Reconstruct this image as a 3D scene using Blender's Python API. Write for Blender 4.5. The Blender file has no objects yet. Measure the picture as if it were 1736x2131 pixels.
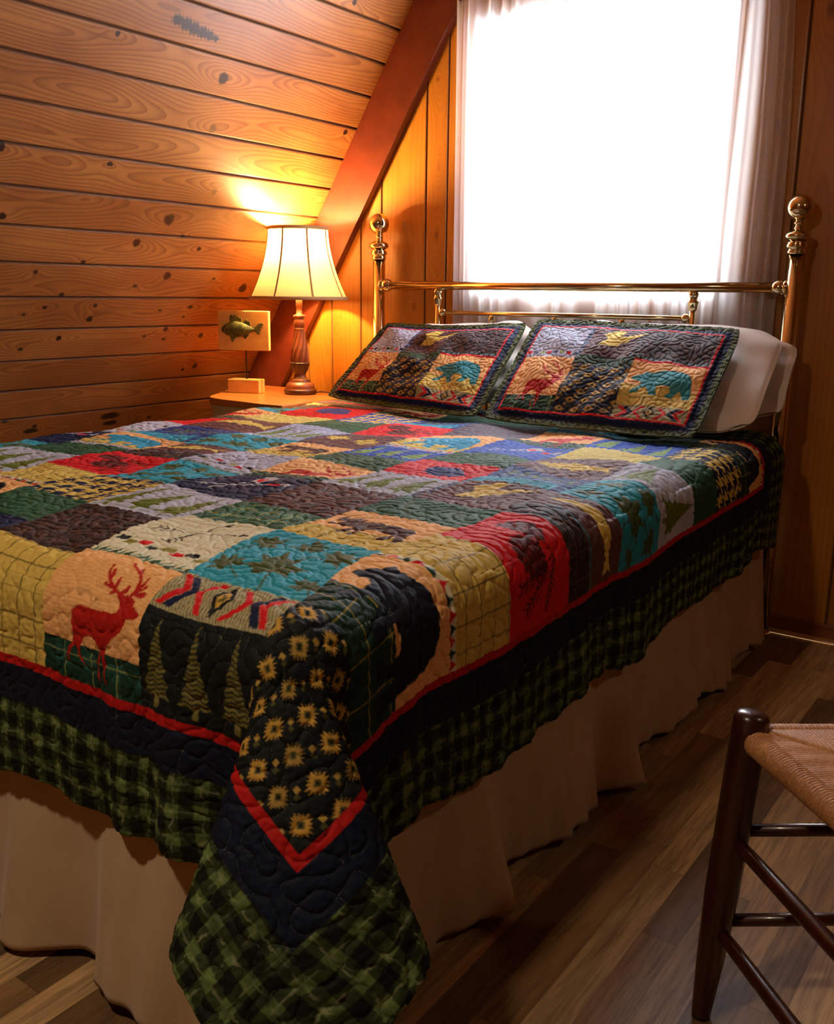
import bpy, bmesh, math, numpy as np
from mathutils import Vector, Matrix
PI = math.pi
C = bpy.context.scene.collection
rng = np.random.default_rng(7)

# ------------------------------------------------------------------ helpers
def tag(o, label=None, cat=None, group=None, kind=None):
    if label: o['label'] = label
    if cat: o['category'] = cat
    if group: o['group'] = group
    if kind: o['kind'] = kind
    return o

def empty(name, loc, label, cat, group=None):
    o = bpy.data.objects.new(name, None); o.location = loc; o.empty_display_size = .05
    C.objects.link(o); tag(o, label, cat, group)
    return o

def link(name, me, mat, parent=None):
    o = bpy.data.objects.new(name, me); C.objects.link(o)
    if mat: me.materials.append(mat)
    if parent is not None:
        o.parent = parent
        o.matrix_parent_inverse = Matrix.Translation(-Vector(parent.location)) if parent.type == 'EMPTY' else Matrix()
    return o

def rawmesh(name, V, F, smooth=True):
    """V (n,3), F (m,4) or (m,3) int arrays"""
    me = bpy.data.meshes.new(name)
    V = np.asarray(V, np.float32); F = np.asarray(F, np.int32); k = F.shape[1]
    me.vertices.add(len(V)); me.vertices.foreach_set('co', V.ravel())
    me.loops.add(F.size); me.loops.foreach_set('vertex_index', F.ravel())
    me.polygons.add(len(F)); me.polygons.foreach_set('loop_start', np.arange(0, F.size, k, dtype=np.int32))
    me.polygons.foreach_set('loop_total', np.full(len(F), k, np.int32))
    me.polygons.foreach_set('use_smooth', np.full(len(F), smooth))
    me.update(calc_edges=True); me.validate()
    return me

def gridfaces(n, m, base=0, wrap_m=False, flip=False):
    i = np.arange(n - 1)[:, None]; j = np.arange(m if wrap_m else m - 1)[None, :]
    j2 = (j + 1) % m
    a = i * m + j; b = i * m + j2; c = (i + 1) * m + j2; d = (i + 1) * m + j
    F = np.stack([a, b, c, d] if not flip else [d, c, b, a], -1).reshape(-1, 4) + base
    return F

def setattr_f(me, name, arr):
    a = me.attributes.new(name, 'FLOAT', 'POINT'); a.data.foreach_set('value', np.asarray(arr, np.float32).ravel())

def setattr_c(me, name, arr):
    arr = np.asarray(arr, np.float32).reshape(-1, 3)
    a = me.attributes.new(name, 'FLOAT_COLOR', 'POINT')
    a.data.foreach_set('color', np.concatenate([arr, np.ones((len(arr), 1), np.float32)], 1).ravel())

def bm_mesh(name, bm, smooth=False):
    bmesh.ops.recalc_face_normals(bm, faces=bm.faces)
    me = bpy.data.meshes.new(name); bm.to_mesh(me); bm.free()
    if smooth: me.polygons.foreach_set('use_smooth', [True] * len(me.polygons))
    return me

def box(bm, lo, hi, bev=0, M=None, segs=2):
    g = bmesh.ops.create_cube(bm, size=1)
    vs = g['verts']
    s = [hi[i] - lo[i] for i in range(3)]; c = [(hi[i] + lo[i]) / 2 for i in range(3)]
    for v in vs: v.co = Vector((v.co.x * s[0] + c[0], v.co.y * s[1] + c[1], v.co.z * s[2] + c[2]))
    if M is not None: bmesh.ops.transform(bm, matrix=M, verts=vs)
    if bev:
        es = list({e for v in vs for e in v.link_edges})
        bmesh.ops.bevel(bm, geom=es, offset=bev, segments=segs, affect='EDGES', profile=.6)

def boxobj(name, lo, hi, mat, parent=None, bev=.003, M=None):
    bm = bmesh.new(); box(bm, lo, hi, bev, M); return link(name, bm_mesh(name, bm), mat, parent)

def lathe_vf(prof, segs=48, fn=None):
    prof = np.array(prof, float); th = np.linspace(0, 2 * PI, segs, endpoint=False)
    r = prof[:, 0][:, None] * np.ones(segs); z = prof[:, 1][:, None] * np.ones(segs); T = th[None, :] * np.ones((len(prof), 1))
    if fn is not None: r = fn(r, T, z)
    V = np.stack([r * np.cos(T), r * np.sin(T), z], -1).reshape(-1, 3)
    return V, gridfaces(len(prof), segs, wrap_m=True)

def lathe(name, prof, mat, parent=None, loc=(0, 0, 0), segs=48, fn=None, R=None, smooth=True):
    V, F = lathe_vf(prof, segs, fn)
    if R is not None: V = V @ np.array(R).T
    V = V + np.array(loc)
    return link(name, rawmesh(name, V, F, smooth), mat, parent)

def frame_of(d):
    d = Vector(d).normalized(); q = Vector((0, 0, 1)).rotation_difference(d); return np.array(q.to_matrix())

def tube_vf(p0, p1, rs, segs=20, caps=True):
    """rs: list of (t, r)"""
    p0 = np.array(p0, float); p1 = np.array(p1, float); L = np.linalg.norm(p1 - p0)
    prof = [(r, t * L) for t, r in rs]
    if caps: prof = [(1e-4, prof[0][1])] + prof + [(1e-4, prof[-1][1])]
    V, F = lathe_vf(prof, segs)
    return V @ frame_of(p1 - p0).T + p0, F

def tube(name, p0, p1, rs, mat, parent=None, segs=20, smooth=True):
    if not hasattr(rs, '__len__'): rs = [(0, rs), (1, rs)]
    V, F = tube_vf(p0, p1, rs, segs); o = link(name, rawmesh(name, V, F, smooth), mat, parent); return o

def join_vf(lst):
    Vs, Fs, b = [], [], 0
    for V, F in lst: Vs.append(V); Fs.append(F + b); b += len(V)
    return np.concatenate(Vs), np.concatenate(Fs)

def fftnoise(n, m, dx, lam, band=.5, seed=0):
    """band-passed gaussian noise, n x m samples of pitch dx, centre wavelength lam; unit std"""
    g = np.random.default_rng(seed).standard_normal((n, m))
    fx = np.fft.fftfreq(n, dx)[:, None]; fy = np.fft.rfftfreq(m, dx)[None, :]
    f = np.sqrt(fx * fx + fy * fy) * lam
    H = np.exp(-((f - 1) / band) ** 2)
    h = np.fft.irfft2(np.fft.rfft2(g) * H, s=(n, m)); return h / h.std()

def sample(img, x, y):
    """bilinear sample, x rows, y cols in pixels; wraps"""
    n, m = img.shape[:2]
    x0 = np.floor(x).astype(int); y0 = np.floor(y).astype(int); fx = x - x0; fy = y - y0
    a = img[x0 % n, y0 % m]; b = img[(x0 + 1) % n, y0 % m]; c = img[x0 % n, (y0 + 1) % m]; d = img[(x0 + 1) % n, (y0 + 1) % m]
    if img.ndim == 3: fx = fx[..., None]; fy = fy[..., None]
    return a * (1 - fx) * (1 - fy) + b * fx * (1 - fy) + c * (1 - fx) * fy + d * fx * fy

def noise1(x, lam, seed):
    r = np.random.default_rng(seed); t = np.asarray(x, float) / lam; o = np.zeros_like(t)
    for k in range(1, 5): o += np.sin(t * 2 * PI * (.5 + r.random() * .9) + r.random() * 7) / 2
    return o

def smooth01(x, a, b):
    t = np.clip((np.asarray(x, float) - a) / (b - a), 0, 1); return t * t * (3 - 2 * t)

def lin(c):
    c = np.asarray(c, float) / 255.
    return np.where(c <= .04045, c / 12.92, ((c + .055) / 1.055) ** 2.4)
def L4(c): return tuple(lin(c)) + (1,)

# ------------------------------------------------------------------ materials
class NT:
    def __init__(s, name):
        s.m = bpy.data.materials.new(name); s.m.use_nodes = True; s.t = s.m.node_tree; s.t.nodes.clear()
        s.out = s.t.nodes.new('ShaderNodeOutputMaterial')
    def n(s, typ, **kw):
        nd = s.t.nodes.new('ShaderNode' + typ)
        for k, v in kw.items(): setattr(nd, k, v)
        return nd
    def l(s, a, b): s.t.links.new(a, b)
    def set(s, sock, v):
        if hasattr(v, 'is_linked') or isinstance(v, bpy.types.NodeSocket): s.l(v, sock)
        else: sock.default_value = v
    def math(s, op, a, b=0.0, c=None, clamp=False):
        nd = s.n('Math', operation=op, use_clamp=clamp); s.set(nd.inputs[0], a); s.set(nd.inputs[1], b)
        if c is not None: s.set(nd.inputs[2], c)
        return nd.outputs[0]
    def mix(s, f, a, b, mode='MIX'):
        nd = s.n('Mix', data_type='RGBA', blend_type=mode); s.set(nd.inputs[0], f); s.set(nd.inputs[6], a); s.set(nd.inputs[7], b)
        return nd.outputs[2]
    def ramp(s, f, stops):
        nd = s.n('ValToRGB'); s.set(nd.inputs[0], f); e = nd.color_ramp.elements
        e[0].position, e[0].color = stops[0]; e[1].position, e[1].color = stops[-1]
        for p, c in stops[1:-1]:
            q = e.new(p); q.color = c
        return nd.outputs[0]
    def maprange(s, v, a, b, c=0., d=1., smooth=False):
        nd = s.n('MapRange', interpolation_type='SMOOTHSTEP' if smooth else 'LINEAR'); s.set(nd.inputs[0], v)
        for i, x in enumerate((a, b, c, d)): nd.inputs[1 + i].default_value = x
        return nd.outputs[0]
    def coord(s, scale=(1, 1, 1), rot=(0, 0, 0), loc=(0, 0, 0), kind='Object'):
        tc = s.n('TexCoord'); mp = s.n('Mapping'); s.l(tc.outputs[kind], mp.inputs[0])
        mp.inputs['Scale'].default_value = scale; mp.inputs['Rotation'].default_value = rot; mp.inputs['Location'].default_value = loc
        return mp.outputs[0]
    def noise(s, vec, scale, detail=3, rough=.5, dist=0):
        nd = s.n('TexNoise'); s.l(vec, nd.inputs['Vector']); nd.inputs['Scale'].default_value = scale
        nd.inputs['Detail'].default_value = detail; nd.inputs['Roughness'].default_value = rough; nd.inputs['Distortion'].default_value = dist
        return nd.outputs['Fac']
    def attr(s, name, out='Fac'):
        nd = s.n('Attribute', attribute_name=name); return nd.outputs[out]
    def bump(s, h, strength=.3, dist=.002):
        nd = s.n('Bump'); nd.inputs['Strength'].default_value = strength; nd.inputs['Distance'].default_value = dist; s.l(h, nd.inputs['Height'])
        return nd.outputs[0]
    def pbr(s, color, rough=.5, metal=0, normal=None, coat=0, sheen=0, spec=.5, coat_rough=.1):
        p = s.n('BsdfPrincipled'); s.set(p.inputs['Base Color'], color); s.set(p.inputs['Roughness'], rough); s.set(p.inputs['Metallic'], metal)
        p.inputs['Coat Weight'].default_value = coat; p.inputs['Coat Roughness'].default_value = coat_rough
        p.inputs['Sheen Weight'].default_value = sheen; s.set(p.inputs['Specular IOR Level'], spec)
        if normal is not None: s.l(normal, p.inputs['Normal'])
        s.l(p.outputs[0], s.out.inputs[0]); return p

def mat_panel(name, light, mid, dark, knotc, rough=.3, ringc=.55, axis='y', coat=.35, spec=.5):
    m = NT(name)
    g = m.attr('grain'); k = m.attr('knot'); tn = m.attr('tone'); gv = m.attr('groove')
    fine = m.noise(m.coord(scale=(1, .04, 1) if axis == 'y' else (1, 1, .03)), 260, 3, .6)
    fr = m.math('FRACT', m.math('ADD', g, m.math('MULTIPLY', fine, .18)))
    ring = m.ramp(fr, [(0, (0, 0, 0, 1)), (.35, (.12, .12, .12, 1)), (.8, (.75, .75, .75, 1)), (.92, (1, 1, 1, 1)), (1, (0, 0, 0, 1))])
    patchy = m.noise(m.coord(scale=(1, .35, 1) if axis == 'y' else (1, 1, .3)), 7, 2, .5)
    base = m.mix(m.maprange(patchy, .3, .7), light, mid)
    col = m.mix(m.math('MULTIPLY', ring, ringc), base, dark)
    col = m.mix(m.math('MULTIPLY', m.maprange(fine, .35, .75), .22), col, dark)
    col = m.mix(1.0, col, m.ramp(tn, [(0, (.72, .66, .60, 1)), (1, (1.0, 1.0, 1.0, 1))]), 'MULTIPLY')
    kn = m.noise(m.coord(), 120, 3, .6)
    kc = m.mix(m.math('MULTIPLY', kn, .45), knotc, dark)
    col = m.mix(m.maprange(k, .25, .8, 0, 1, True), col, kc)
    col = m.mix(m.math('MULTIPLY', gv, .75), col, L4((45, 18, 8)))
    b = m.bump(m.math('ADD', m.math('MULTIPLY', ring, .3), fine), .08, .001)
    m.pbr(col, m.math('ADD', rough, m.math('MULTIPLY', gv, .5)), 0, b, coat=coat, spec=spec, coat_rough=.22)
    return m.m

def mat_wood(name, c1, c2, rough=.4, scale=(1, 1, .05), nscale=60, coat=.2, spec=.5, contrast=(.35, .7)):
    m = NT(name); v = m.coord(scale=scale)
    a = m.noise(v, nscale, 4, .6, .3); b = m.noise(m.coord(scale=scale), nscale * .2, 2, .5)
    f = m.maprange(m.math('ADD', m.math('MULTIPLY', a, .6), m.math('MULTIPLY', b, .4)), *contrast)
    m.pbr(m.mix(f, L4(c1), L4(c2)), rough, 0, m.bump(a, .12, .001), coat=coat, spec=spec); return m.m

def mat_plain(name, c, rough=.5, metal=0, sheen=0, noise=.0, nscale=40, bump=0, coat=0):
    m = NT(name); v = m.coord()
    col = L4(c); nrm = None
    nn = m.noise(v, nscale, 3)
    if noise: col = m.mix(m.math('MULTIPLY', nn, noise), L4(c), L4(tuple(x * .55 for x in c)))
    if bump: nrm = m.bump(nn, bump, .002)
    m.pbr(col, rough, metal, nrm, sheen=sheen, coat=coat); return m.m

def mat_brass():
    m = NT('polished_brass'); n = m.noise(m.coord(), 30, 3)
    m.pbr(m.mix(n, L4((234, 214, 172)), L4((216, 192, 142))), m.maprange(n, .3, .7, .07, .16), 1.0); return m.m

def mat_cloth(name, c, c2=None, weave=900, translucent=0., transparent=0., rough=.9):
    m = NT(name); v = m.coord(); n = m.noise(v, weave, 2); n2 = m.noise(v, 9, 3)
    col = m.mix(m.maprange(n2, .3, .7), L4(c), L4(c2 or c)); b = m.bump(n, .15, .001)
    if not translucent:
        m.pbr(col, rough, 0, b, sheen=.25, spec=.25); return m.m
    d = m.n('BsdfDiffuse'); m.l(col, d.inputs[0]); m.l(b, d.inputs['Normal'])
    t = m.n('BsdfTranslucent'); m.l(col, t.inputs[0])
    x = m.n('MixShader'); x.inputs[0].default_value = translucent; m.l(d.outputs[0], x.inputs[1]); m.l(t.outputs[0], x.inputs[2])
    o = x
    if transparent:
        tr = m.n('BsdfTransparent'); o = m.n('MixShader'); o.inputs[0].default_value = transparent
        m.l(x.outputs[0], o.inputs[1]); m.l(tr.outputs[0], o.inputs[2])
    m.l(o.outputs[0], m.out.inputs[0]); return m.m

def mat_quilt(name):
    m = NT(name); col = m.attr('Col', 'Color'); st = m.attr('stitch')
    v = m.coord(); w = m.noise(v, 700, 2); h = m.noise(v, 130, 3)
    col = m.mix(m.math('MULTIPLY', h, .35), col, m.mix(.45, col, (0, 0, 0, 1)))
    th = m.maprange(m.math('ABSOLUTE', st), .018, .05, 1, 0)
    dash = m.math('GREATER_THAN', m.noise(v, 330, 0), .47)
    thr = m.math('MULTIPLY', m.math('MULTIPLY', th, dash), .30)
    col = m.mix(thr, col, m.mix(.35, col, L4((215, 205, 180))))
    b = m.bump(m.math('ADD', w, m.math('MULTIPLY', h, .6)), .35, .0012)
    m.pbr(col, .72, 0, b, sheen=0, spec=.22); return m.m

def mat_floor():
    m = NT('laminate_floor'); tc = m.n('TexCoord'); sp = m.n('SeparateXYZ'); m.l(tc.outputs['Object'], sp.inputs[0])
    x, y = sp.outputs[0], sp.outputs[1]
    W = .1285 / 2; Lg = .62
    xi = m.math('DIVIDE', m.math('ADD', x, .008), W); row = m.math('FLOOR', xi)
    wn = m.n('TexWhiteNoise', noise_dimensions='1D'); m.l(row, wn.inputs['W'])
    yi = m.math('ADD', m.math('DIVIDE', y, Lg), m.math('MULTIPLY', wn.outputs[0], 5.3)); cel = m.math('FLOOR', yi)
    cb = m.n('CombineXYZ'); m.l(row, cb.inputs[0]); m.l(cel, cb.inputs[1])
    w2 = m.n('TexWhiteNoise', noise_dimensions='2D'); m.l(cb.outputs[0], w2.inputs['Vector'])
    tone = m.ramp(w2.outputs[0], [(0, L4((112, 84, 54))), (.3, L4((150, 114, 74))), (.55, L4((186, 146, 98))), (.8, L4((220, 180, 128))), (1, L4((132, 106, 76)))])
    # grain, shifted per strip
    ad = m.n('VectorMath', operation='MULTIPLY_ADD'); m.l(w2.outputs['Color'], ad.inputs[0]); ad.inputs[1].default_value = (7, 7, 7); m.l(m.coord(scale=(1, .06, 1)), ad.inputs[2])
    g = m.noise(ad.outputs[0], 130, 4, .65, .6); g2 = m.noise(ad.outputs[0], 14, 2, .5, 1.2)
    f = m.math('ADD', m.math('MULTIPLY', g, .6), m.math('MULTIPLY', g2, .4))
    col = m.mix(m.maprange(f, .40, .62), tone, m.mix(.6, tone, L4((58, 42, 30))))
    sx = m.math('ABSOLUTE', m.math('SUBTRACT', m.math('FRACT', xi), .5)); sy = m.math('ABSOLUTE', m.math('SUBTRACT', m.math('FRACT', yi), .5))
    seam = m.math('MAXIMUM', m.maprange(sx, .488, .5), m.maprange(sy, .4975, .5))
    col = m.mix(m.math('MULTIPLY', seam, .55), col, L4((40, 30, 22)))
    m.pbr(col, m.maprange(f, .3, .7, .34, .5), 0, m.bump(f, .1, .001), spec=.45); return m.m

M_quilt = mat_quilt('quilted_patchwork_cotton')
M_brass = mat_brass()
M_slope = mat_panel('knotty_pine_planks', L4((186, 120, 60)), L4((158, 94, 44)), L4((92, 42, 16)), L4((22, 10, 6)), rough=.42, ringc=.55, coat=.06, spec=.32)
M_backw = mat_panel('amber_wall_panelling', L4((200, 134, 44)), L4((180, 112, 34)), L4((136, 72, 22)), L4((84, 40, 18)), rough=.34, ringc=.30, axis='z', coat=.3)
M_beam = mat_wood('red_stained_beam', (104, 40, 16), (78, 24, 10), .42, nscale=50, scale=(.3, 1, .3), coat=.12)
M_trim = mat_wood('stained_baseboard', (150, 88, 40), (112, 58, 26), .4, scale=(.05, 1, 1))
M_floor = mat_floor()
M_plaster = mat_wood('room_pine_boards', (150, 92, 48), (120, 70, 34), .45, scale=(1, .05, 1), nscale=40)
M_skirt = mat_cloth('cream_bed_skirt_cotton', (190, 164, 130), (178, 152, 118))
M_white = mat_cloth('white_pillowcase', (226, 216, 208), (220, 208, 198))
M_sheer = mat_cloth('sheer_white_curtain', (236, 232, 232), (232, 228, 230), 1400, translucent=.52, transparent=.10)
M_shade = mat_cloth('cream_lamp_shade_fabric', (242, 214, 160), (240, 208, 150), 900, translucent=.16)
M_shadetrim = mat_cloth('tan_shade_trim', (190, 150, 104), (180, 140, 92))
M_lampwood = mat_wood('carved_lamp_wood', (128, 66, 30), (70, 32, 16), .42, nscale=40, coat=.15)
M_lampdark = mat_wood('dark_lamp_wood', (70, 34, 20), (36, 18, 12), .4, nscale=40)
M_nighttop = mat_wood('oak_nightstand_top', (176, 104, 42), (122, 64, 24), .35, scale=(.08, 1, 1), nscale=30, coat=.3)
M_nightbody = mat_plain('cream_painted_wood', (186, 168, 124), .5, noise=.25, nscale=14)
M_signwood = mat_wood('pale_sign_wood', (226, 186, 112), (198, 150, 82), .6, scale=(.1, 1, 1), nscale=36, coat=0)
M_iron = mat_plain('dark_iron_rod', (40, 30, 26), .5, .6)
M_chair = mat_wood('mahogany_chair_wood', (66, 22, 12), (38, 12, 7), .32, nscale=40, coat=.4)
M_frame = mat_plain('white_window_frame', (220, 218, 212), .5)
M_seam = mat_wood('window_casing', (120, 66, 32), (96, 50, 24), .4)

# ------------------------------------------------------------------ camera
f_px, yaw, pitch, roll = 1993.32, math.radians(35.35347), math.radians(12.83602), math.radians(.69421)
f0 = Vector((-math.sin(yaw), math.cos(yaw), 0)); r0 = Vector((math.cos(yaw), math.sin(yaw), 0)); u0 = Vector((0, 0, 1))
fw = f0 * math.cos(pitch) - u0 * math.sin(pitch); up = u0 * math.cos(pitch) + f0 * math.sin(pitch)
rt = r0 * math.cos(roll) + up * math.sin(roll); up2 = up * math.cos(roll) - r0 * math.sin(roll)
cam = bpy.data.cameras.new('camera'); camo = bpy.data.objects.new('camera', cam); C.objects.link(camo)
camo.matrix_world = Matrix(((rt.x, up2.x, -fw.x, 0), (rt.y, up2.y, -fw.y, -3.1605), (rt.z, up2.z, -fw.z, 1.08), (0, 0, 0, 1)))
cam.sensor_fit = 'VERTICAL'; cam.sensor_height = 24; cam.lens = 24 * f_px / 2131; cam.clip_start = .05
bpy.context.scene.camera = camo

# ------------------------------------------------------------------ room shell
SA, SB = -3.62, .636            # sloped wall: x = SA + SB z
SL = math.hypot(1, SB); sdir = np.array([SB, 0, 1]) / SL; snrm = np.array([1, 0, -SB]) / SL
KN = [(-1.21, 2.141, .0096), (-.772, 2.091, .0219), (-.741, 1.92, .0226), (-1.1, 1.746, .0088), (-1.481, 1.753, .0175), (-.788, 1.571, .0235), (-.894, 1.473, .0175), (-.602, 1.463, .0104), (-.705, 1.344, .0186), (-.836, 1.298, .0081), (-.47, 1.337, .0065), (-1.253, 1.345, .0091), (-1.13, 1.258, .0114), (-1.085, 1.387, .0101), (-1.18, 1.208, .0075), (-1.252, 1.18, .0056), (-.985, 1.158, .0139), (-.979, 1.215, .0099), (-.679, 1.192, .0042), (-.534, 1.207, .0087), (-.55, 1.162, .0044), (-1.087, 1.079, .0118), (-1.226, 1.039, .0076), (-.616, 1.105, .013), (-.419, 1.07, .0136), (-.709, 1.075, .0043), (-.609, 1.058, .0066), (-.384, .914, .014), (-.444, .9, .0069), (-.733, .693, .0179), (-.719, .655, .0135), (-.527, .661, .0094), (-1.203, .72, .008), (-1.084, .662, .0125), (-1.072, .683, .0083), (-.293, 1.296, .0227), (-.324, 2.45, .0116), (-.701, 1.51, .0081), (-.631, 1.696, .018), (-.089, 2.005, .013), (-1.419, 1.535, .0135)]
BARK = [(-1.02, 2.226, .030), (-.985, 2.221, .036), (-.95, 2.215, .036), (-.915, 2.211, .034), (-.885, 2.208, .028), (-.858, 2.204, .018)]

def slope_wall():
    W = .1301; s_ref = 2.0283; smax = 2.86 * 1.0
    k0 = int(math.floor((0 - s_ref) / W)); k1 = int(math.ceil((smax - s_ref) / W))
    S, D, G, K = [], [], [], []
    for k in range(k0, k1):
        a = s_ref + k * W
        # each board: tongue-and-groove joint, eased lips
        t = np.concatenate([[0, .0028, .0031, .0045, .0075], np.linspace(.012, W - .010, 30), [W - .006, W - .0035]])
        d = np.concatenate([[-.007, -.007, -.0018, -.0007, 0], np.zeros(30), [-.0006, -.0022]])
        g = np.concatenate([[1, 1, .95, .6, 0], np.zeros(30), [.5, .95]])
        S.append(a + t); D.append(d); G.append(g); K.append(np.full(len(t), k))
    S = np.concatenate(S); D = np.concatenate(D); G = np.concatenate(G); K = np.concatenate(K)
    ok = S >= 0; S, D, G, K = S[ok], D[ok], G[ok], K[ok]
    Y = np.concatenate([np.arange(-4.6, -1.9, .06), np.arange(-1.9, .0, .0042), [0.0]])
    SS, YY = np.meshgrid(S, Y, indexing='ij'); DD = D[:, None] + 0 * YY; KK = K[:, None] + 0 * YY; GG = G[:, None] + 0 * YY
    P = np.array([SA, 0, 0]) + SS[..., None] * sdir + DD[..., None] * snrm; P[..., 1] = YY
    tl = SS - (s_ref + KK * W) - W / 2
    g = np.zeros_like(SS); tone = np.zeros_like(SS)
    for k in np.unique(K):
        q = K == k; sd = int(k) + 50; r = np.random.default_rng(sd)
        h = .035 + .045 * noise1(Y, 1.3, sd)[None, :] + .01 * noise1(Y, .35, sd + 9)[None, :]
        c = (r.random() - .5) * .09 + .012 * noise1(Y, .7, sd + 5)[None, :]
        g[q] = np.sqrt((tl[q] - c) ** 2 * 1.0 + h ** 2 * .30 + .0001) * (75 + 30 * r.random())
        tone[q] = .35 + .65 * r.random()
    knot = np.zeros_like(SS)
    for i, (y, s, r) in enumerate(KN):
        kk = math.floor((s - s_ref) / W)
        m = (KK == kk) & (np.abs(YY - y) < .45)
        dy = (YY - y); ds = (SS - s)
        R2 = (dy / 2.2) ** 2 + ds ** 2
        g += np.where(m, -(.5 + r * 150) * np.exp(-R2 / (2.2 * r) ** 2) , 0)
        ell = 1.0 if r > .009 else 1.5
        if i in (29, 30, 33): ell = 2.8
        wob = 1 + .07 * np.sin(np.arctan2(ds, dy) * 3 + i) + .06 * np.sin(np.arctan2(ds, dy) * 7 + 2 * i)
        rr = np.sqrt((dy / ell) ** 2 + ds ** 2) / (max(r, .006) * .72 * wob)
        knot = np.maximum(knot, np.clip(1.6 - rr * .85, 0, 1) * (.55 if i in (2, 38) else 1) * np.where(m | (rr < 2), 1, 0))
    for (y, s, r) in BARK:
        dy = (YY - y); ds = (SS - s); rr = np.sqrt((dy / 1.3) ** 2 + ds ** 2) / (r * .5 * (1 + .18 * np.sin(YY * 420 + SS * 150) + .14 * np.sin(YY * 150 - SS * 600)))
        knot = np.maximum(knot, np.clip(1.4 - rr * .8, 0, 1))
    me = rawmesh('wall_left', P.reshape(-1, 3), gridfaces(len(S), len(Y), flip=True), smooth=False)
    setattr_f(me, 'grain', g); setattr_f(me, 'knot', knot); setattr_f(me, 'tone', tone); setattr_f(me, 'groove', GG)
    o = link('wall_left', me, M_slope); tag(o, kind='structure')
slope_wall()

WX0, WX1, WZ0, WZ1 = -1.985, -1.065, 1.10, 2.01      # window opening
def back_wall():
    seams = [-3.5, -3.3, -3.18, -2.97, -2.83, -2.697, -2.539, -2.432, -2.218, -2.121, -1.92, -1.7, -1.58, -1.36, -1.2, -1.05, -.845, -.62, -.5, -.27, -.12, .1, .3, .42, .6, .82, 1.0, 1.2, 1.32, 1.55, 1.8, 2.0, 2.2]
    xs = [-3.68]; 
    X, D, G, K = [], [], [], []
    e = seams + [2.4]; prev = -3.70
    for k, b in enumerate(e):
        n = max(4, int((b - prev) / .012))
        t = np.concatenate([[prev + .0001, prev + .0022, prev + .005], np.linspace(prev + .010, b - .010, n), [b - .005, b - .0022]])
        X.append(t); D.append(np.concatenate([[-.006, -.004, -.0005], np.zeros(n), [-.0005, -.004]]))
        G.append(np.concatenate([[1, .9, .2], np.zeros(n), [.2, .9]])); K.append(np.full(len(t), k)); prev = b
    X = np.concatenate(X); D = np.concatenate(D); G = np.concatenate(G); K = np.concatenate(K)
    # snap columns to the window jambs
    for w in (WX0, WX1):
        i = np.argmin(np.abs(X - w)); X[i] = w; D[i] = 0
    Z = np.unique(np.concatenate([np.arange(0, 2.6, .02), [WZ0, WZ1, 2.6]]))
    XX, ZZ = np.meshgrid(X, Z, indexing='ij')
    P = np.stack([XX, -D[:, None] * -1 * -1 + 0 * ZZ, ZZ], -1)
    P[..., 1] = -D[:, None]  # grooves recede to +y
    F = gridfaces(len(X), len(Z), flip=False)
    fx = XX.ravel()[F].mean(1); fz = ZZ.ravel()[F].mean(1)
    F = F[~((fx > WX0) & (fx < WX1) & (fz > WZ0) & (fz < WZ1))]
    g = np.zeros_like(XX); tone = np.zeros_like(XX); knot = np.zeros_like(XX)
    for k in np.unique(K):
        q = K == k; sd = 900 + int(k); r = np.random.default_rng(sd); c = X[q].mean() + (r.random() - .5) * .1
        h = .05 + .05 * noise1(Z, 1.6, sd)[None, :]
        g[q] = np.sqrt((XX[q] - c) ** 2 + h ** 2 * .35 + 1e-4) * 60; tone[q] = .45 + .5 * r.random()
    for (x, z, r) in [(-2.165, 1.30, .016), (-2.27, 1.03, .014), (-2.17, 1.86, .012), (-2.68, .93, .010), (-2.33, .9, .012), (-.79, 1.9, .02), (-.45, 1.2, .018), (-2.16, 1.55, .01)]:
        dx = XX - x; dz = ZZ - z; R2 = dx ** 2 + (dz / 2) ** 2
        g -= 4 * np.exp(-R2 / (3 * r) ** 2); knot = np.maximum(knot, np.clip(1.3 - np.sqrt(R2) / r, 0, 1) * .7)
    me = rawmesh('wall_back', P.reshape(-1, 3), F, smooth=False)
    setattr_f(me, 'grain', g); setattr_f(me, 'knot', knot); setattr_f(me, 'tone', tone); setattr_f(me, 'groove', G[:, None] + 0 * XX)
    tag(link('wall_back', me, M_backw), kind='structure')
back_wall()

def plain_struct(name, V, F, mat):
    o = link(name, rawmesh(name, np.array(V, float), np.array(F), False), mat); tag(o, kind='structure'); return o
plain_struct('floor', [(-3.8, -4.6, 0), (2.6, -4.6, 0), (2.6, .02, 0), (-3.8, .02, 0)], [(0, 1, 2, 3)], M_floor)
zc = 2.45; xl = SA + SB * zc
plain_struct('ceiling', [(xl - .02, -4.6, zc), (.62, -4.6, zc), (.62, .02, zc), (xl - .02, .02, zc)], [(3, 2, 1, 0)], M_plaster)
plain_struct('wall_right', [(.6, -4.6, zc + .02), (.6, .02, zc + .02), (2.25, .02, -.01), (2.25, -4.6, -.01)], [(0, 1, 2, 3)], M_plaster)
plain_struct('wall_front', [(-3.8, -4.6, 0), (2.5, -4.6, 0), (2.5, -4.6, 2.6), (-3.8, -4.6, 2.6)], [(3, 2, 1, 0)], M_plaster)

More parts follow.
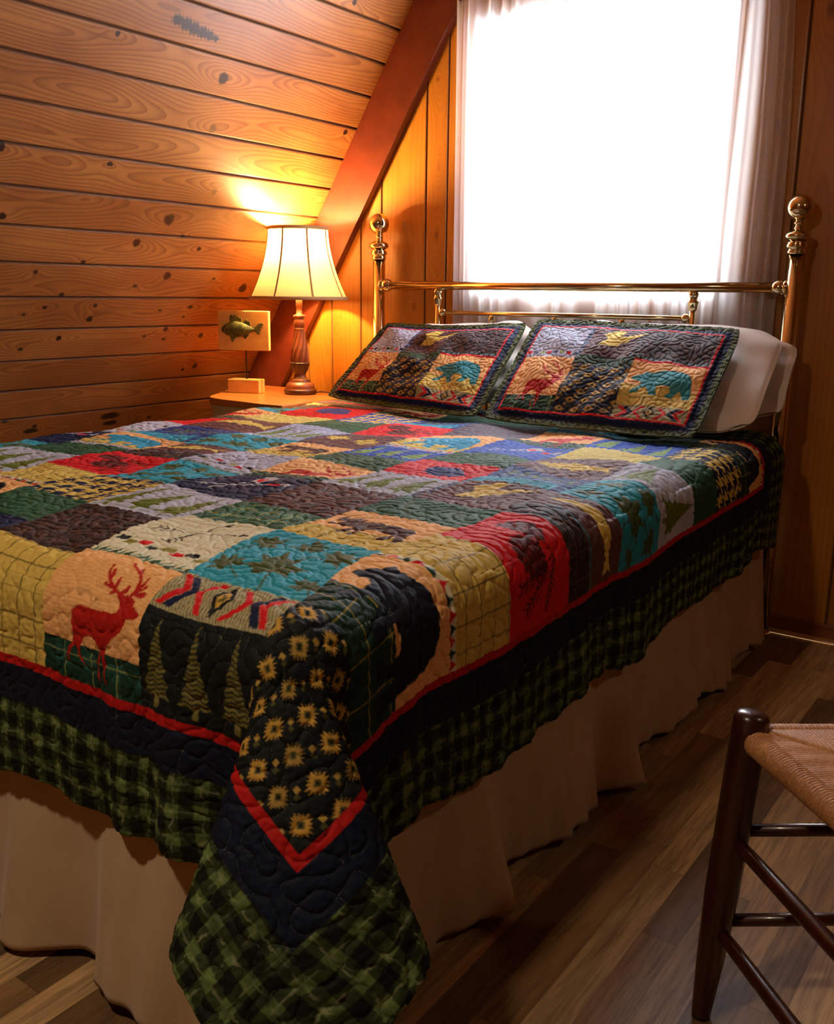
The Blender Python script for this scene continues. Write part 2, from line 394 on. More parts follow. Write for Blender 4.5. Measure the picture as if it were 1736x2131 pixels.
# A-frame rafter lying along the slope against the back wall
def beam():
    bw = .190; th = .036
    R = np.stack([sdir, snrm, np.array([0, -1, 0])], 1)     # local: length, width, thickness
    bm = bmesh.new(); box(bm, (-.1, .001, 0.0), (2.9, bw, th), .003)
    Mx = Matrix(((R[0, 0], R[0, 1], R[0, 2], SA), (R[1, 0], R[1, 1], R[1, 2], 0.0), (R[2, 0], R[2, 1], R[2, 2], 0), (0, 0, 0, 1)))
    bmesh.ops.transform(bm, matrix=Mx, verts=bm.verts)
    o = link('trim_1', bm_mesh('trim_1', bm), M_beam); tag(o, kind='structure')
beam()
# baseboard and shoe moulding on the back wall
boxobj('baseboard_back', (-3.6, -.014, 0), (2.2, .0, .058), M_trim, bev=.004)['kind'] = 'structure'
V, F = tube_vf((-3.6, -.014, .0), (2.2, -.014, 0), [(0, .013), (1, .013)], 16)
V[:, 2] = np.maximum(V[:, 2], 0); tag(link('trim_2', rawmesh('trim_2', V, F), mat_wood('shoe_moulding', (190, 132, 70), (160, 100, 48), .4, scale=(.05, 1, 1))), kind='structure')

# window: casing, sash, pane
wroot = bpy.data.objects.new('window_1', None); C.objects.link(wroot); wroot.location = (WX0, 0, WZ0); wroot['kind'] = 'structure'
bm = bmesh.new()
for lo, hi in [((WX0 - .004, 0.0, WZ0 - .02), (WX0 + .002, .12, WZ1 + .02)), ((WX1 - .002, 0.0, WZ0 - .02), (WX1 + .004, .12, WZ1 + .02)), ((WX0, 0.0, WZ0 - .02), (WX1, .12, WZ0 + .001)), ((WX0, 0.0, WZ1 - .001), (WX1, .12, WZ1 + .02))]: box(bm, lo, hi)
link('jamb', bm_mesh('jamb', bm), M_seam, wroot)
bm = bmesh.new()
for lo, hi in [((WX0, .06, WZ0), (WX0 + .035, .09, WZ1)), ((WX1 - .035, .06, WZ0), (WX1, .09, WZ1)), ((WX0, .06, WZ0), (WX1, .09, WZ0 + .04)), ((WX0, .06, WZ1 - .04), (WX1, .09, WZ1))]: box(bm, lo, hi, .003)
link('sash', bm_mesh('sash', bm), M_frame, wroot)
m = NT('window_glass'); tr = m.n('BsdfTransparent'); gl = m.n('BsdfGlossy'); gl.inputs['Roughness'].default_value = .02
fr = m.n('Fresnel'); fr.inputs[0].default_value = 1.45; mx = m.n('MixShader'); m.l(fr.outputs[0], mx.inputs[0]); m.l(tr.outputs[0], mx.inputs[1]); m.l(gl.outputs[0], mx.inputs[2]); m.l(mx.outputs[0], m.out.inputs[0])
link('pane', rawmesh('pane', np.array([(WX0 + .03, .075, WZ0 + .03), (WX1 - .03, .075, WZ0 + .03), (WX1 - .03, .075, WZ1 - .03), (WX0 + .03, .075, WZ1 - .03)]), np.array([(0, 1, 2, 3)]), False), m.m, wroot)
# wall_right etc. built; casing strip on the room side, hidden behind the curtain edge
# ------------------------------------------------------------------ curtain
def curtain():
    x0, x1, z0, z1 = -2.072, -.868, .80, 2.34
    xs = np.linspace(0, 1, 700); zs = np.linspace(0, 1, 90)
    U, T = np.meshgrid(xs, zs, indexing='ij')
    # gathers: phase warps with x, drifting slightly with height
    ph = 2 * PI * (21 * U + .9 * np.sin(2 * PI * (U * 1.3 + .1)) + .35 * np.sin(2 * PI * U * 5 + 1) + .22 * np.sin(T * 2.2 + U * 9))
    amp = .0045 + .010 * T ** 3 + .007 * (1 - T) ** 2
    edge = .010 * (smooth01(U, .80, .9)) + .004 * (1 - smooth01(U, .04, .10))
    yy = -.030 - .8 * (amp + edge) * (np.sin(ph) + .35 * np.sin(ph * 2.3 + 1.2)) + .004 * np.sin(U * 30 + T * 3)
    x = x0 + (x1 - x0) * U + .004 * np.cos(ph) + .012 * (1 - T) * np.sin(U * 5) * 0
    # header gathered round the rod: little ruffle
    yy += np.where(T > .955, -.006 * np.sin(ph * 2), 0)
    # the right edge hangs in a bit towards the top
    x += -.035 * smooth01(U, .8, 1) * smooth01(T, .45, 1)
    z = z0 + (z1 - z0) * T
    P = np.stack([x, yy, z + 0 * x], -1)
    o = link('sheer_curtain', rawmesh('sheer_curtain', P.reshape(-1, 3), gridfaces(700, 90, flip=True)), M_sheer)
    tag(o, 'sheer white gathered curtain covering the bright window behind the bed', 'curtain')
curtain()
ro = empty('curtain_rod', (-1.47, -.032, 2.31), 'slim brass curtain rod above the window holding the sheer curtain', 'curtain rod')
tube('rod', (-2.11, -.032, 2.31), (-.85, -.032, 2.31), .006, M_brass, ro)
for x in (-2.10, -.86): tube('bracket', (x, -.055, 2.31), (x, .0, 2.31), .005, M_brass, ro)

# ------------------------------------------------------------------ cloth print canvas
class Canvas:
    def __init__(s, u0, u1, v0, v1, px=.00125, seed=1):
        s.u0, s.v0, s.px = u0, v0, px; s.W = int((u1 - u0) / px) + 2; s.H = int((v1 - v0) / px) + 2
        s.a = np.zeros((s.H, s.W, 3)); s.vv, s.uu = np.mgrid[0:s.H, 0:s.W] * px + px / 2; s.uu = s.uu + u0; s.vv = s.vv + v0
        s.r = np.random.default_rng(seed)
    def patch(s, u0, u1, v0, v1): s.p = (u0, u1, v0, v1); return s
    def box_(s, lo, hi):
        i0 = max(0, int((lo[1] - s.v0) / s.px)); i1 = min(s.H, int((hi[1] - s.v0) / s.px) + 1)
        j0 = max(0, int((lo[0] - s.u0) / s.px)); j1 = min(s.W, int((hi[0] - s.u0) / s.px) + 1)
        return slice(i0, max(i0, i1)), slice(j0, max(j0, j1))
    def cl(s, x, y): u0, u1, v0, v1 = s.p; return u0 + x * (u1 - u0), v0 + y * (v1 - v0)
    def clip(s, sl):
        u0, u1, v0, v1 = s.p; return (s.uu[sl] >= u0) & (s.uu[sl] < u1) & (s.vv[sl] >= v0) & (s.vv[sl] < v1)
    def paint(s, sl, m, c, a=1.):
        c = np.array(c, float); s.a[sl] = np.where((m & s.clip(sl))[..., None], s.a[sl] * (1 - a) + c * a, s.a[sl])
    def fill(s, c, x0=0, x1=1, y0=0, y1=1):
        lo, hi = s.cl(x0, y0), s.cl(x1, y1); sl = s.box_(lo, hi)
        s.paint(sl, (s.uu[sl] >= lo[0]) & (s.uu[sl] < hi[0]) & (s.vv[sl] >= lo[1]) & (s.vv[sl] < hi[1]), c)
    def poly(s, pts, c, a=1., tex=None):
        p = np.array([s.cl(*q) for q in pts]); sl = s.box_(p.min(0) - .002, p.max(0) + .002); x, y = s.uu[sl], s.vv[sl]
        m = np.zeros(x.shape, bool); n = len(p)
        for i in range(n):
            (xa, ya), (xb, yb) = p[i], p[(i + 1) % n]
            if ya == yb: continue
            m ^= ((ya > y) != (yb > y)) & (x < (xb - xa) * (y - ya) / (yb - ya) + xa)
        if tex is not None: m &= tex(x, y)
        s.paint(sl, m, c, a)
    def stroke(s, pts, w, c, a=1.):
        p = np.array([s.cl(*q) for q in pts]); sl = s.box_(p.min(0) - w * 2, p.max(0) + w * 2); x, y = s.uu[sl], s.vv[sl]; d = np.full(x.shape, 9.)
        for i in range(len(p) - 1):
            ab = p[i + 1] - p[i]; t = np.clip(((x - p[i][0]) * ab[0] + (y - p[i][1]) * ab[1]) / (ab @ ab + 1e-12), 0, 1)
            d = np.minimum(d, np.hypot(x - p[i][0] - t * ab[0], y - p[i][1] - t * ab[1]))
        s.paint(sl, d < w / 2, c, a)
    def tex(s, fn, c, a=1., x0=0, x1=1, y0=0, y1=1):
        """fn(dx,dy in metres from patch corner) -> bool"""
        lo, hi = s.cl(x0, y0), s.cl(x1, y1); sl = s.box_(lo, hi); x, y = s.uu[sl], s.vv[sl]
        m = (x >= lo[0]) & (x < hi[0]) & (y >= lo[1]) & (y < hi[1]); s.paint(sl, m & fn(x - s.p[0], y - s.p[2]), c, a)

RED = (212, 22, 30); NAVY = (16, 28, 64); BLUE = (26, 72, 168); TURQ = (44, 154, 178); GREEN = (42, 86, 58); BROWN = (100, 64, 62)
DKBR = (58, 32, 24); GREY = (188, 192, 212); CREAM = (224, 220, 190); PEACH = (246, 188, 124); YEL = (222, 192, 96); TEAL = (76, 140, 122)
BLK = (18, 24, 26); GOLD = (206, 162, 70); OLIVE = (88, 86, 44); LIME = (128, 140, 60)
DEER = [(.316, .489), (.35, .519), (.416, .536), (.49, .531), (.551, .528), (.64, .538), (.72, .539), (.761, .55), (.762, .578), (.751, .604), (.722, .627), (.723, .646), (.756, .653), (.797, .657), (.844, .655), (.872, .642), (.883, .615), (.92, .601), (.95, .586), (.955, .563), (.932, .542), (.892, .531), (.856, .524), (.854, .494), (.825, .448), (.784, .412), (.735, .385), (.715, .356), (.683, .324), (.663, .295), (.664, .253), (.665, .203), (.652, .143), (.657, .079), (.648, .048), (.639, .075), (.633, .124), (.626, .173), (.633, .232), (.625, .273), (.609, .226), (.578, .162), (.572, .103), (.579, .061), (.567, .065), (.556, .106), (.563, .166), (.592, .237), (.603, .283), (.588, .308), (.556, .337), (.498, .354), (.454, .337), (.426, .303), (.404, .269), (.392, .223), (.401, .188), (.427, .15), (.43, .125), (.413, .14), (.386, .17), (.366, .21), (.359, .252), (.355, .27), (.321, .244), (.298, .203), (.281, .169), (.282, .125), (.27, .13), (.267, .174), (.275, .22), (.312, .272), (.318, .317), (.336, .364), (.321, .397), (.313, .432), (.311, .467)]
ANT = [[(.735, .645), (.668, .662), (.572, .71), (.516, .766), (.488, .823)], [(.652, .667), (.557, .68)], [(.674, .655), (.639, .637)], [(.574, .729), (.548, .787)], [(.659, .677), (.655, .738)], [(.734, .652), (.763, .682), (.76, .711)], [(.829, .66), (.838, .707), (.822, .76), (.764, .816), (.648, .873), (.613, .907)], [(.764, .816), (.721, .879)], [(.839, .716), (.857, .759), (.848, .816)], [(.845, .7), (.897, .744)], [(.841, .682), (.923, .7)], [(.852, .676), (.912, .677)]]
BEAR = [(.06, .56), (.08, .62), (.15, .68), (.22, .74), (.25, .78), (.28, .76), (.34, .75), (.44, .80), (.58, .83), (.72, .82), (.82, .77), (.88, .66), (.90, .52), (.92, .38), (.93, .24), (.84, .22), (.82, .30), (.77, .40), (.74, .34), (.70, .23), (.60, .22), (.61, .27), (.66, .34), (.64, .43), (.54, .44), (.46, .42), (.47, .32), (.50, .24), (.40, .22), (.36, .32), (.32, .40), (.26, .38), (.22, .27), (.13, .22), (.12, .27), (.19, .36), (.23, .48), (.20, .53), (.12, .54)]
MOOSE = [(.10, .62), (.06, .72), (.12, .78), (.14, .70), (.18, .80), (.21, .71), (.26, .82), (.28, .70), (.34, .76), (.33, .66), (.38, .70), (.46, .72), (.56, .68), (.70, .68), (.84, .66), (.90, .58), (.90, .46), (.94, .26), (.89, .24), (.84, .40), (.80, .26), (.75, .24), (.78, .44), (.66, .46), (.52, .44), (.52, .24), (.46, .24), (.45, .44), (.40, .24), (.35, .26), (.38, .46), (.32, .50), (.22, .46), (.14, .44), (.10, .50), (.16, .56), (.20, .60)]
EAGLE = [(.44, .95), (.56, .93), (.53, .80), (.52, .68), (.60, .70), (.74, .78), (.90, .86), (.80, .72), (.68, .62), (.66, .54), (.56, .50), (.54, .40), (.44, .36), (.26, .34), (.30, .44), (.34, .54), (.34, .64), (.26, .74), (.36, .84)]
FISH = [(.06, .5), (.14, .6), (.26, .66), (.38, .68), (.44, .74), (.50, .67), (.66, .62), (.80, .55), (.95, .68), (.90, .52), (.96, .38), (.80, .47), (.66, .42), (.56, .36), (.50, .40), (.36, .36), (.24, .38), (.12, .42)]
TURTLE = [(.30, .52), (.34, .66), (.44, .75), (.56, .76), (.68, .70), (.74, .56), (.80, .50), (.74, .44), (.68, .32), (.62, .36), (.56, .28), (.48, .30), (.44, .26), (.40, .34), (.32, .32), (.34, .42)]
def leafpts(cx, cy, R, rot, asp=1.):
    o = []; rad = [1, .50, .86, .46, .96, .55, .70, .36, .30, .36, .70, .55, .96, .46, .86, .50]
    for i, r in enumerate(rad):
        a = rot + PI / 2 + i * 2 * PI / len(rad); o.append((cx + R * r * math.cos(a), cy + R * r * math.sin(a) * asp))
    return o
def sunpts(cx, cy, R, asp):
    o = []
    for i in range(32):
        a = i * 2 * PI / 32; dm = 1 / (abs(math.cos(a)) ** 1.1 + abs(math.sin(a)) ** 1.1) ** (1 / 1.1)
        o.append((cx + R * (dm * (1.28 if i % 2 else .74)) * math.cos(a), cy + R * asp * (dm * (1.28 if i % 2 else .74)) * math.sin(a)))
    return o

def P_plain(c, col, heather=.0): c.fill(col)
def P_grid(c, col=YEL, ln=(70, 56, 34), y0=0, y1=1):
    c.fill(col, 0, 1, y0, y1)
    c.tex(lambda x, y: (((x + .008) % .042) < .0022), ln, .75, 0, 1, y0, y1); c.tex(lambda x, y: (((y + .014) % .042) < .0022), ln, .75, 0, 1, y0, y1)
    c.tex(lambda x, y: (((x + y * .9) % .006) < .002), tuple(k * .8 for k in col), .35, 0, 1, y0, y1)
def P_brplaid(c, col=DKBR, y0=0, y1=1, blue=True):
    c.fill(col, 0, 1, y0, y1)
    if blue: c.tex(lambda x, y: ((x % .05) < .018) ^ ((y % .05) < .018), (44, 38, 44), .8, 0, 1, y0, y1)
    c.tex(lambda x, y: ((x + .01) % .05) < .002, (150, 110, 96), .5, 0, 1, y0, y1); c.tex(lambda x, y: ((y + .02) % .05) < .002, (150, 110, 96), .5, 0, 1, y0, y1)
    c.tex(lambda x, y: ((x % .025) < .0022), (90, 60, 50), .5, 0, 1, y0, y1)
def P_tealplaid(c, y0=0, y1=1, col=TEAL, col2=(52, 92, 62), ln=(196, 180, 80)):
    c.fill(col, 0, 1, y0, y1)
    c.tex(lambda x, y: ((x % .06) < .03), col2, .6, 0, 1, y0, y1); c.tex(lambda x, y: ((y % .05) < .024), col2, .6, 0, 1, y0, y1)
    c.tex(lambda x, y: (((x + y) % .0065) < .0028), tuple(k * .5 for k in col2), .55, 0, 1, y0, y1)
    c.tex(lambda x, y: ((x + .01) % .06) < .0024, ln, .85, 0, 1, y0, y1); c.tex(lambda x, y: ((y + .01) % .05) < .0024, ln, .85, 0, 1, y0, y1)
def P_deer(c, base=True):
    c.fill(PEACH); c.tex(lambda x, y: ((y + .002 * np.sin(x * 60)) % .0055) < .0018, (206, 138, 78), .45)
    P_tealplaid(c, 0, .27, (40, 96, 84), (22, 56, 40), (150, 160, 96)); c.poly(DEER, (182, 26, 20))
    for p in ANT: c.stroke(p, .0052, (182, 26, 20))
def P_bear(c, bc, base='grid', bg=PEACH):
    c.fill(bg); c.tex(lambda x, y: ((x + .002 * np.sin(y * 60)) % .0055) < .0018, (206, 138, 78), .35)
    if base == 'grid':
        P_grid(c, YEL, y0=0, y1=.42)
        c.fill(GREY, 0, 1, 0, .12)
        for i in range(8): c.poly([(i / 8 + .01, .02), (i / 8 + .06, .06), (i / 8 + .01, .10), (i / 8 + .05, .10), (i / 8 + .10, .06), (i / 8 + .05, .02)], RED if i % 2 else NAVY)
    else:
        P_tealplaid(c, 0, .40, (34, 74, 62), (24, 50, 34), (168, 150, 70))
    c.poly(BEAR, bc)
    if base != 'grid':
        c.fill(CREAM, 0, 1, .93, 1)
        for i in range(12): c.poly([(i / 12, .93), (i / 12 + 1 / 24, 1.), (i / 12 + 1 / 12, .93)], RED if i % 2 else (34, 60, 44))
def P_moose(c):
    c.fill(PEACH); P_grid(c, YEL, y0=0, y1=.36); c.poly(MOOSE, (78, 48, 42))
def P_eagle(c):
    c.fill(BROWN); c.poly(EAGLE, YEL); P_edge(c)
def P_edge(c):
    c.tex(lambda x, y: (x < .016) & ((y % .02) < .011), (50, 100, 140), .8)
def P_fish(c):
    c.fill(BROWN); P_brplaid(c, DKBR, 0, .36); c.fill((60, 110, 130), 0, 1, .36, .385)
    c.poly([(x, .385 + y * .615) for x, y in FISH], YEL)
def P_fishonly(c):
    c.fill(BROWN); c.poly(FISH, YEL)
def P_leaf(c, bg=TURQ, lf=(70, 84, 44)):
    c.fill(bg)
    for (x, y, R, r) in [(.56, .34, .29, .2), (.18, .26, .20, .9), (.20, .72, .20, -.5), (.55, .82, .19, 2.2), (.86, .70, .20, -1.0), (.92, .20, .15, .6)]:
        c.poly(leafpts(x, y, R, r), lf); c.stroke([(x, y), (x + R * 1.25 * math.sin(r), y - R * 1.25 * math.cos(r))], .004, lf)
def P_tree(c, bg=GREY, tc=(112, 124, 44), ink=None, n=3):
    c.fill(bg); c.tex(lambda x, y: (y % .008) < .0026, tuple(k * .8 for k in bg), .4)
    for i in range(n):
        cx = (i + .5) / n; w = .42 / n; jag = []
        for k in range(5):
            y = .86 - k * .14; ww = w * (k + 1) / 5
            jag += [(ww * .62, y - .05), (ww, y - .14)]
        L = [(cx, .93)] + [(cx + a, b) for a, b in jag]; R = [(cx - a, b) for a, b in reversed(jag)]
        c.poly(L + R, tc); c.poly(L + R, ink or tuple(k * .62 for k in tc), .8 if ink else .55, tex=lambda x, y: ((y + .0015 * np.sin(x * 300)) % .007) < .003)
        c.fill(tc, cx - .022, cx + .022, .06, .17)
def P_hound(c, a=NAVY, b=YEL):
    c.fill(b); P = .021
    def fn(x, y):
        i = (x // P).astype(int) % 2; j = (y // P).astype(int) % 2; d = (((x - y) % P) < P / 2)
        return ((i == 0) & (j == 0)) | ((i != j) & d)
    c.tex(fn, a)
def P_houndbr(c): P_hound(c, (62, 38, 36), (96, 56, 46))
def P_sun(c, bg=BLK, nx=5, ny=5):
    c.fill(bg); k = 0
    for j in range(-1, ny + 1):
        for i in range(-1, nx + 1):
            x = (i + .5 + (.5 if j % 2 else 0)) / nx; y = (j + .5) / ny
            R = .34 / nx; gc = GOLD if (i + j) % 3 else (176, 142, 66)
            c.poly(sunpts(x, y, R, nx / ny * .95), gc); c.poly([(x - R * .42, y), (x, y + R * .42), (x + R * .42, y), (x, y - R * .42)], OLIVE)
            c.poly([(x - R * .22, y), (x, y + R * .22), (x + R * .22, y), (x, y - R * .22)], BLK)
            xs = x - .25 / nx; ys = y - .5 / ny; q = .085 / nx
            c.poly([(xs - q, ys - q), (xs + q, ys - q * .8), (xs + q, ys + q), (xs - q, ys + q * .9)], (184, 150, 72)); c.poly([(xs + q * .9, ys - q * 2.2), (xs + q * 2.7, ys - q * 2.2), (xs + q * 2.8, ys - q * .5), (xs + q, ys - q * .4)], OLIVE)
def P_sunbrown(c):
    c.fill(BROWN)
    for x in (.25, .72): c.poly(sunpts(x, .5, .17, 1), YEL)
    P_edge(c)
def P_band(c):
    bg = (182, 172, 132); c.fill(bg); c.tex(lambda x, y: ((x * .9 + y * .35 + .0012 * np.sin(y * 200)) % .0055) < .0018, (70, 62, 38), .75)
    def chev(x, w, cc, d):
        c.poly([(x, .08), (x + d * .11, .5), (x, .92), (x + w, .92), (x + w + d * .11, .5), (x + w, .08)], cc)
    chev(.025, .065, RED, 1); chev(.095, .07, NAVY, 1); chev(.37, .055, RED, -1)
    c.poly([(.50 - .085, .5), (.50, .93), (.585, .5), (.50, .07)], BLK); c.poly([(.50 - .05, .5), (.50, .74), (.55, .5), (.50, .26)], GOLD)
    c.stroke([(.485, .42), (.515, .58)], .003, OLIVE); c.stroke([(.485, .58), (.515, .42)], .003, OLIVE)
    chev(.575, .055, RED, 1); chev(.845, .07, NAVY, -1); chev(.92, .06, RED, -1)
def P_arrow(c, bg=CREAM, ink=(60, 38, 30), tri=True):
    c.fill(bg)
    if tri:
        for i in range(14):
            c.poly([(i / 14, 0), (i / 14 + .07, 0), (i / 14 + .075, .11)], (60, 84, 56) if i % 2 else (96, 134, 110))
        for i, cc in enumerate([BLK, (140, 132, 50), RED, BLK, (140, 132, 50), RED, BLK, (140, 132, 50)]):
            x = .02 + i * .125; c.poly([(x, .25 - (i % 2) * .05), (x + .11, .25 - (i % 2) * .05), (x + .125, .32 - (i % 2) * .05), (x + .015, .32 - (i % 2) * .05)], cc)
    c.stroke([(.16, .58), (.92, .76)], .003, ink); c.stroke([(.44, .40), (.60, .94)], .0038, ink)
    for (x, y, dx, dy) in [(.20, .59, 1, .22), (.26, .605, 1, .22), (.32, .62, 1, .22), (.45, .44, .25, 1), (.466, .50, .25, 1), (.48, .55, .25, 1)]:
        for sg in (1, -1):
            c.stroke([(x, y), (x - .05 * dx + sg * .05 * dy, y - .05 * dy - sg * .05 * dx)], .0034, ink)
    c.poly([(.60, .97), (.555, .88), (.62, .87)], ink); c.poly([(.97, .77), (.89, .79), (.90, .72)], ink)
def P_barrow(c, bg=NAVY):
    c.fill(bg); w = (214, 212, 220)
    c.stroke([(.10, .28), (.48, .50), (.86, .70)], .0045, w); c.stroke([(.30, .20), (.42, .50), (.52, .84)], .004, w)
    c.poly([(.46, .66), (.58, .62), (.66, .84), (.54, .92), (.46, .84)], w); c.poly([(.49, .68), (.58, .66), (.61, .76), (.50, .79)], RED)
    c.poly([(.70, .58), (.80, .60), (.82, .68), (.72, .67)], RED); c.poly([(.86, .64), (.93, .68), (.93, .76), (.86, .74)], w)
def P_pine(c, bg=RED):
    c.fill(bg); dk = (84, 22, 20)
    def cone(cx, cy, rx, ry, rot):
        n = 26; pts = []
        for i in range(n):
            a = i * 2 * PI / n; k = 1 + (.10 if i % 2 else -.06); x, y = rx * k * math.cos(a), ry * k * math.sin(a)
            pts.append((cx + x * math.cos(rot) - y * math.sin(rot), cy + x * math.sin(rot) + y * math.cos(rot)))
        c.poly(pts, dk); c.poly(pts, (150, 36, 28), .75, tex=lambda x, y: (np.sin(x * 330 + 2 * np.sin(y * 200)) * np.sin(y * 300)) > .55)
    cone(.30, .66, .17, .14, .3); cone(.50, .42, .15, .19, -.3)
    for (x0, y0, x1, y1) in [(.56, .66, .84, .30), (.50, .74, .90, .62), (.60, .60, .66, .18)]:
        c.stroke([(x0, y0), (x1, y1)], .003, dk)
        for t in np.linspace(.1, 1, 9):
            x = x0 + (x1 - x0) * t; y = y0 + (y1 - y0) * t
            for sg in (1, -1): c.stroke([(x, y), (x + .055 * (x1 - x0) + sg * .075 * (y1 - y0) * 1.4 + .02, y + .07 * (y1 - y0) - sg * .075 * (x1 - x0) * 1.4)], .0034, dk)
def P_turtle(c):
    c.fill(RED); c.poly(TURTLE, NAVY if False else (34, 52, 110)); c.tex(lambda x, y: ((x * y * 9000).astype(int) % 7 == 0), (120, 34, 40), .3)
def P_tealdeer(c):
    P_deer(c); 
def P_green(c, col=GREEN): c.fill(col); c.tex(lambda x, y: (np.sin(x * 210 + 3 * np.sin(y * 130)) * np.sin(y * 170) > .35), tuple(k * .78 for k in col), .6)
def P_mauve(c): c.fill((96, 76, 84)); c.tex(lambda x, y: (((x + y * .3) % .02) < .009), (60, 84, 110), .45)
def P_bluemix(c):
    c.fill((34, 58, 120)); c.fill(TURQ, 0, .9, 0, .34); c.tex(lambda x, y: (np.sin(x * 120) * np.sin(y * 190) > .3), (50, 110, 150), .7, 0, 1, 0, .5)
    c.fill((34, 56, 116), 0, 1, .72, 1); c.tex(lambda x, y: ((x % .03) < .014), LIME, .7, .1, .9, .55, .8)
def P_blackblue(c): c.fill(NAVY)

# field of the quilt in cloth coordinates (metres; u across the bed, v along it, head = v larger)
FU0, FU1, FV0, FV1 = -2.46, -.66, -2.50, -.46
c0, c1, c2, c3, c4, c5, c6, c7, c8 = -2.46, -2.24, -1.985, -1.76, -1.55, -1.325, -1.105, -.885, -.66
cv = Canvas(FU0, FU1, FV0, FV1)
cv.patch(FU0, FU1, FV0, FV1).fill(GREEN)
LAY = {
 (c7, c8): [(-2.50, -2.27, P_sun), (-2.27, -2.02, lambda c: P_bear(c, (16, 24, 40), 'teal')), (-2.02, -1.86, P_grid), (-1.86, -1.65, P_pine), (-1.65, -1.42, P_fish), (-1.42, -1.22, P_leaf), (-1.22, -1.01, lambda c: P_tree(c, n=2)), (-1.01, -.85, P_green), (-.85, -.66, P_hound), (-.66, -.46, lambda c: P_bear(c, (16, 24, 40), 'teal'))],
 (c6, c7): [(-2.50, -2.355, lambda c: P_tree(c, BLK, (124, 116, 58), ink=BLK)), (-2.355, -2.27, P_band), (-2.27, -2.01, P_leaf), (-2.01, -1.80, P_moose), (-1.80, -1.64, P_green), (-1.64, -1.42, P_eagle), (-1.42, -1.22, P_bluemix), (-1.22, -1.02, P_fishonly), (-1.02, -.84, lambda c: P_plain(c, (220, 200, 110))), (-.84, -.65, lambda c: P_tree(c, BLUE, (130, 160, 84))), (-.65, -.46, P_green)],
 (c5, c6): [(-2.50, -2.28, P_deer), (-2.28, -2.01, P_arrow), (-2.01, -1.88, P_tealplaid), (-1.88, -1.65, P_houndbr), (-1.65, -1.44, P_tree), (-1.44, -1.26, P_turtle), (-1.26, -1.11, P_green), (-1.11, -.87, lambda c: P_barrow(c, BLUE)), (-.87, -.64, P_tealdeer), (-.64, -.46, P_leaf)],
 (c4, c5): [(-2.50, -2.30, P_grid), (-2.30, -2.07, P_brplaid), (-2.07, -1.87, P_tree), (-1.87, -1.66, P_barrow), (-1.66, -1.45, P_tealdeer), (-1.45, -1.32, P_green), (-1.32, -1.15, lambda c: P_tree(c, BLUE, (130, 160, 84))), (-1.15, -.87, lambda c: P_bear(c, (50, 150, 186))), (-.87, -.60, P_mauve), (-.60, -.46, P_green)],
 (c3, c4): [(-2.50, -2.36, P_leaf), (-2.36, -2.22, P_blackblue), (-2.22, -2.06, P_green), (-2.06, -1.87, P_hound), (-1.87, -1.66, P_leaf), (-1.66, -1.45, lambda c: P_arrow(c, (186, 190, 212))), (-1.45, -1.25, P_moose), (-1.25, -1.02, P_sunbrown), (-1.02, -.78, P_pine), (-.78, -.62, P_bluemix), (-.62, -.46, P_green)],
 (c2, c3): [(-2.50, -2.28, P_brplaid), (-2.28, -2.02, lambda c: P_bear(c, (16, 24, 40), 'teal')), (-2.02, -1.86, P_grid), (-1.86, -1.66, P_pine), (-1.66, -1.45, P_fish), (-1.45, -1.24, P_leaf), (-1.24, -1.01, lambda c: P_tree(c, (180, 190, 220), (128, 150, 84))), (-1.01, -.83, P_green), (-.83, -.62, lambda c: P_hound(c, BLUE, YEL)), (-.62, -.46, P_deer)],
 (c1, c2): [(-2.50, -2.2, P_deer), (-2.2, -1.97, P_pine), (-1.97, -1.77, P_tree), (-1.77, -1.62, P_green), (-1.62, -1.44, lambda c: P_bear(c, (50, 150, 186))), (-1.44, -1.22, P_bluemix), (-1.22, -.99, P_fishonly), (-.99, -.82, lambda c: P_plain(c, (216, 196, 110))), (-.82, -.56, P_turtle), (-.56, -.46, P_mauve)],
 (c0, c1): [(-2.50, -2.2, P_grid), (-2.2, -1.97, P_moose), (-1.97, -1.68, P_leaf), (-1.68, -1.46, P_barrow), (-1.46, -1.22, lambda c: P_arrow(c, (200, 204, 220))), (-1.22, -1.02, lambda c: P_plain(c, RED)), (-1.02, -.82, P_deer), (-.82, -.62, P_leaf), (-.62, -.46, P_fishonly)],
}
for (a, b), rows in LAY.items():
    for v0, v1, fn in rows: fn(cv.patch(a, b, v0, v1))
FIELD = lin(cv.a); FPX = cv.px

def border_colour(d, u, v):
    """d: distance outside the patch field"""
    col = np.zeros(u.shape + (3,)); P = .040
    def band(t): x = (t % P) / P; return (x < .5).astype(float)
    g = band(u + .003 * np.sin(v * 40)) + band(v + .003 * np.sin(u * 40))
    k0, k1, k2 = lin((11, 15, 11)), lin((42, 54, 25)), lin((86, 106, 56))
    col = np.where((g == 0)[..., None], k0, np.where((g == 1)[..., None], k1, k2))
    wz = sample(fftnoise(512, 512, .004, .03, .6, 61), (u + 4) / .004, (v + 4) / .004); w2 = sample(fftnoise(512, 512, .004, .16, .6, 62), (u + 4) / .004, (v + 4) / .004)
    q = lambda t: np.abs(((t + .0016 * wz) % P) - P * .25) < .0012
    ln = q(u) | q(v)
    col = col * (1 + .22 * np.clip(wz, -1.5, 1.5) + .22 * np.clip(w2, -1.5, 1.5))[..., None]
    al = np.clip(.30 + .25 * wz, .05, .6)[..., None]
    col = np.where(ln[..., None], col * (1 - al) + lin((150, 152, 112)) * al, col)
    hem = d > .207
    col = np.where((hem & (((u + v) % .03) < .012))[..., None], lin((120, 110, 62)), col)
    col = np.where((d < .076)[..., None], lin((13, 22, 42)), col)
    return np.where((d < .015)[..., None], lin((188, 22, 20)), col)

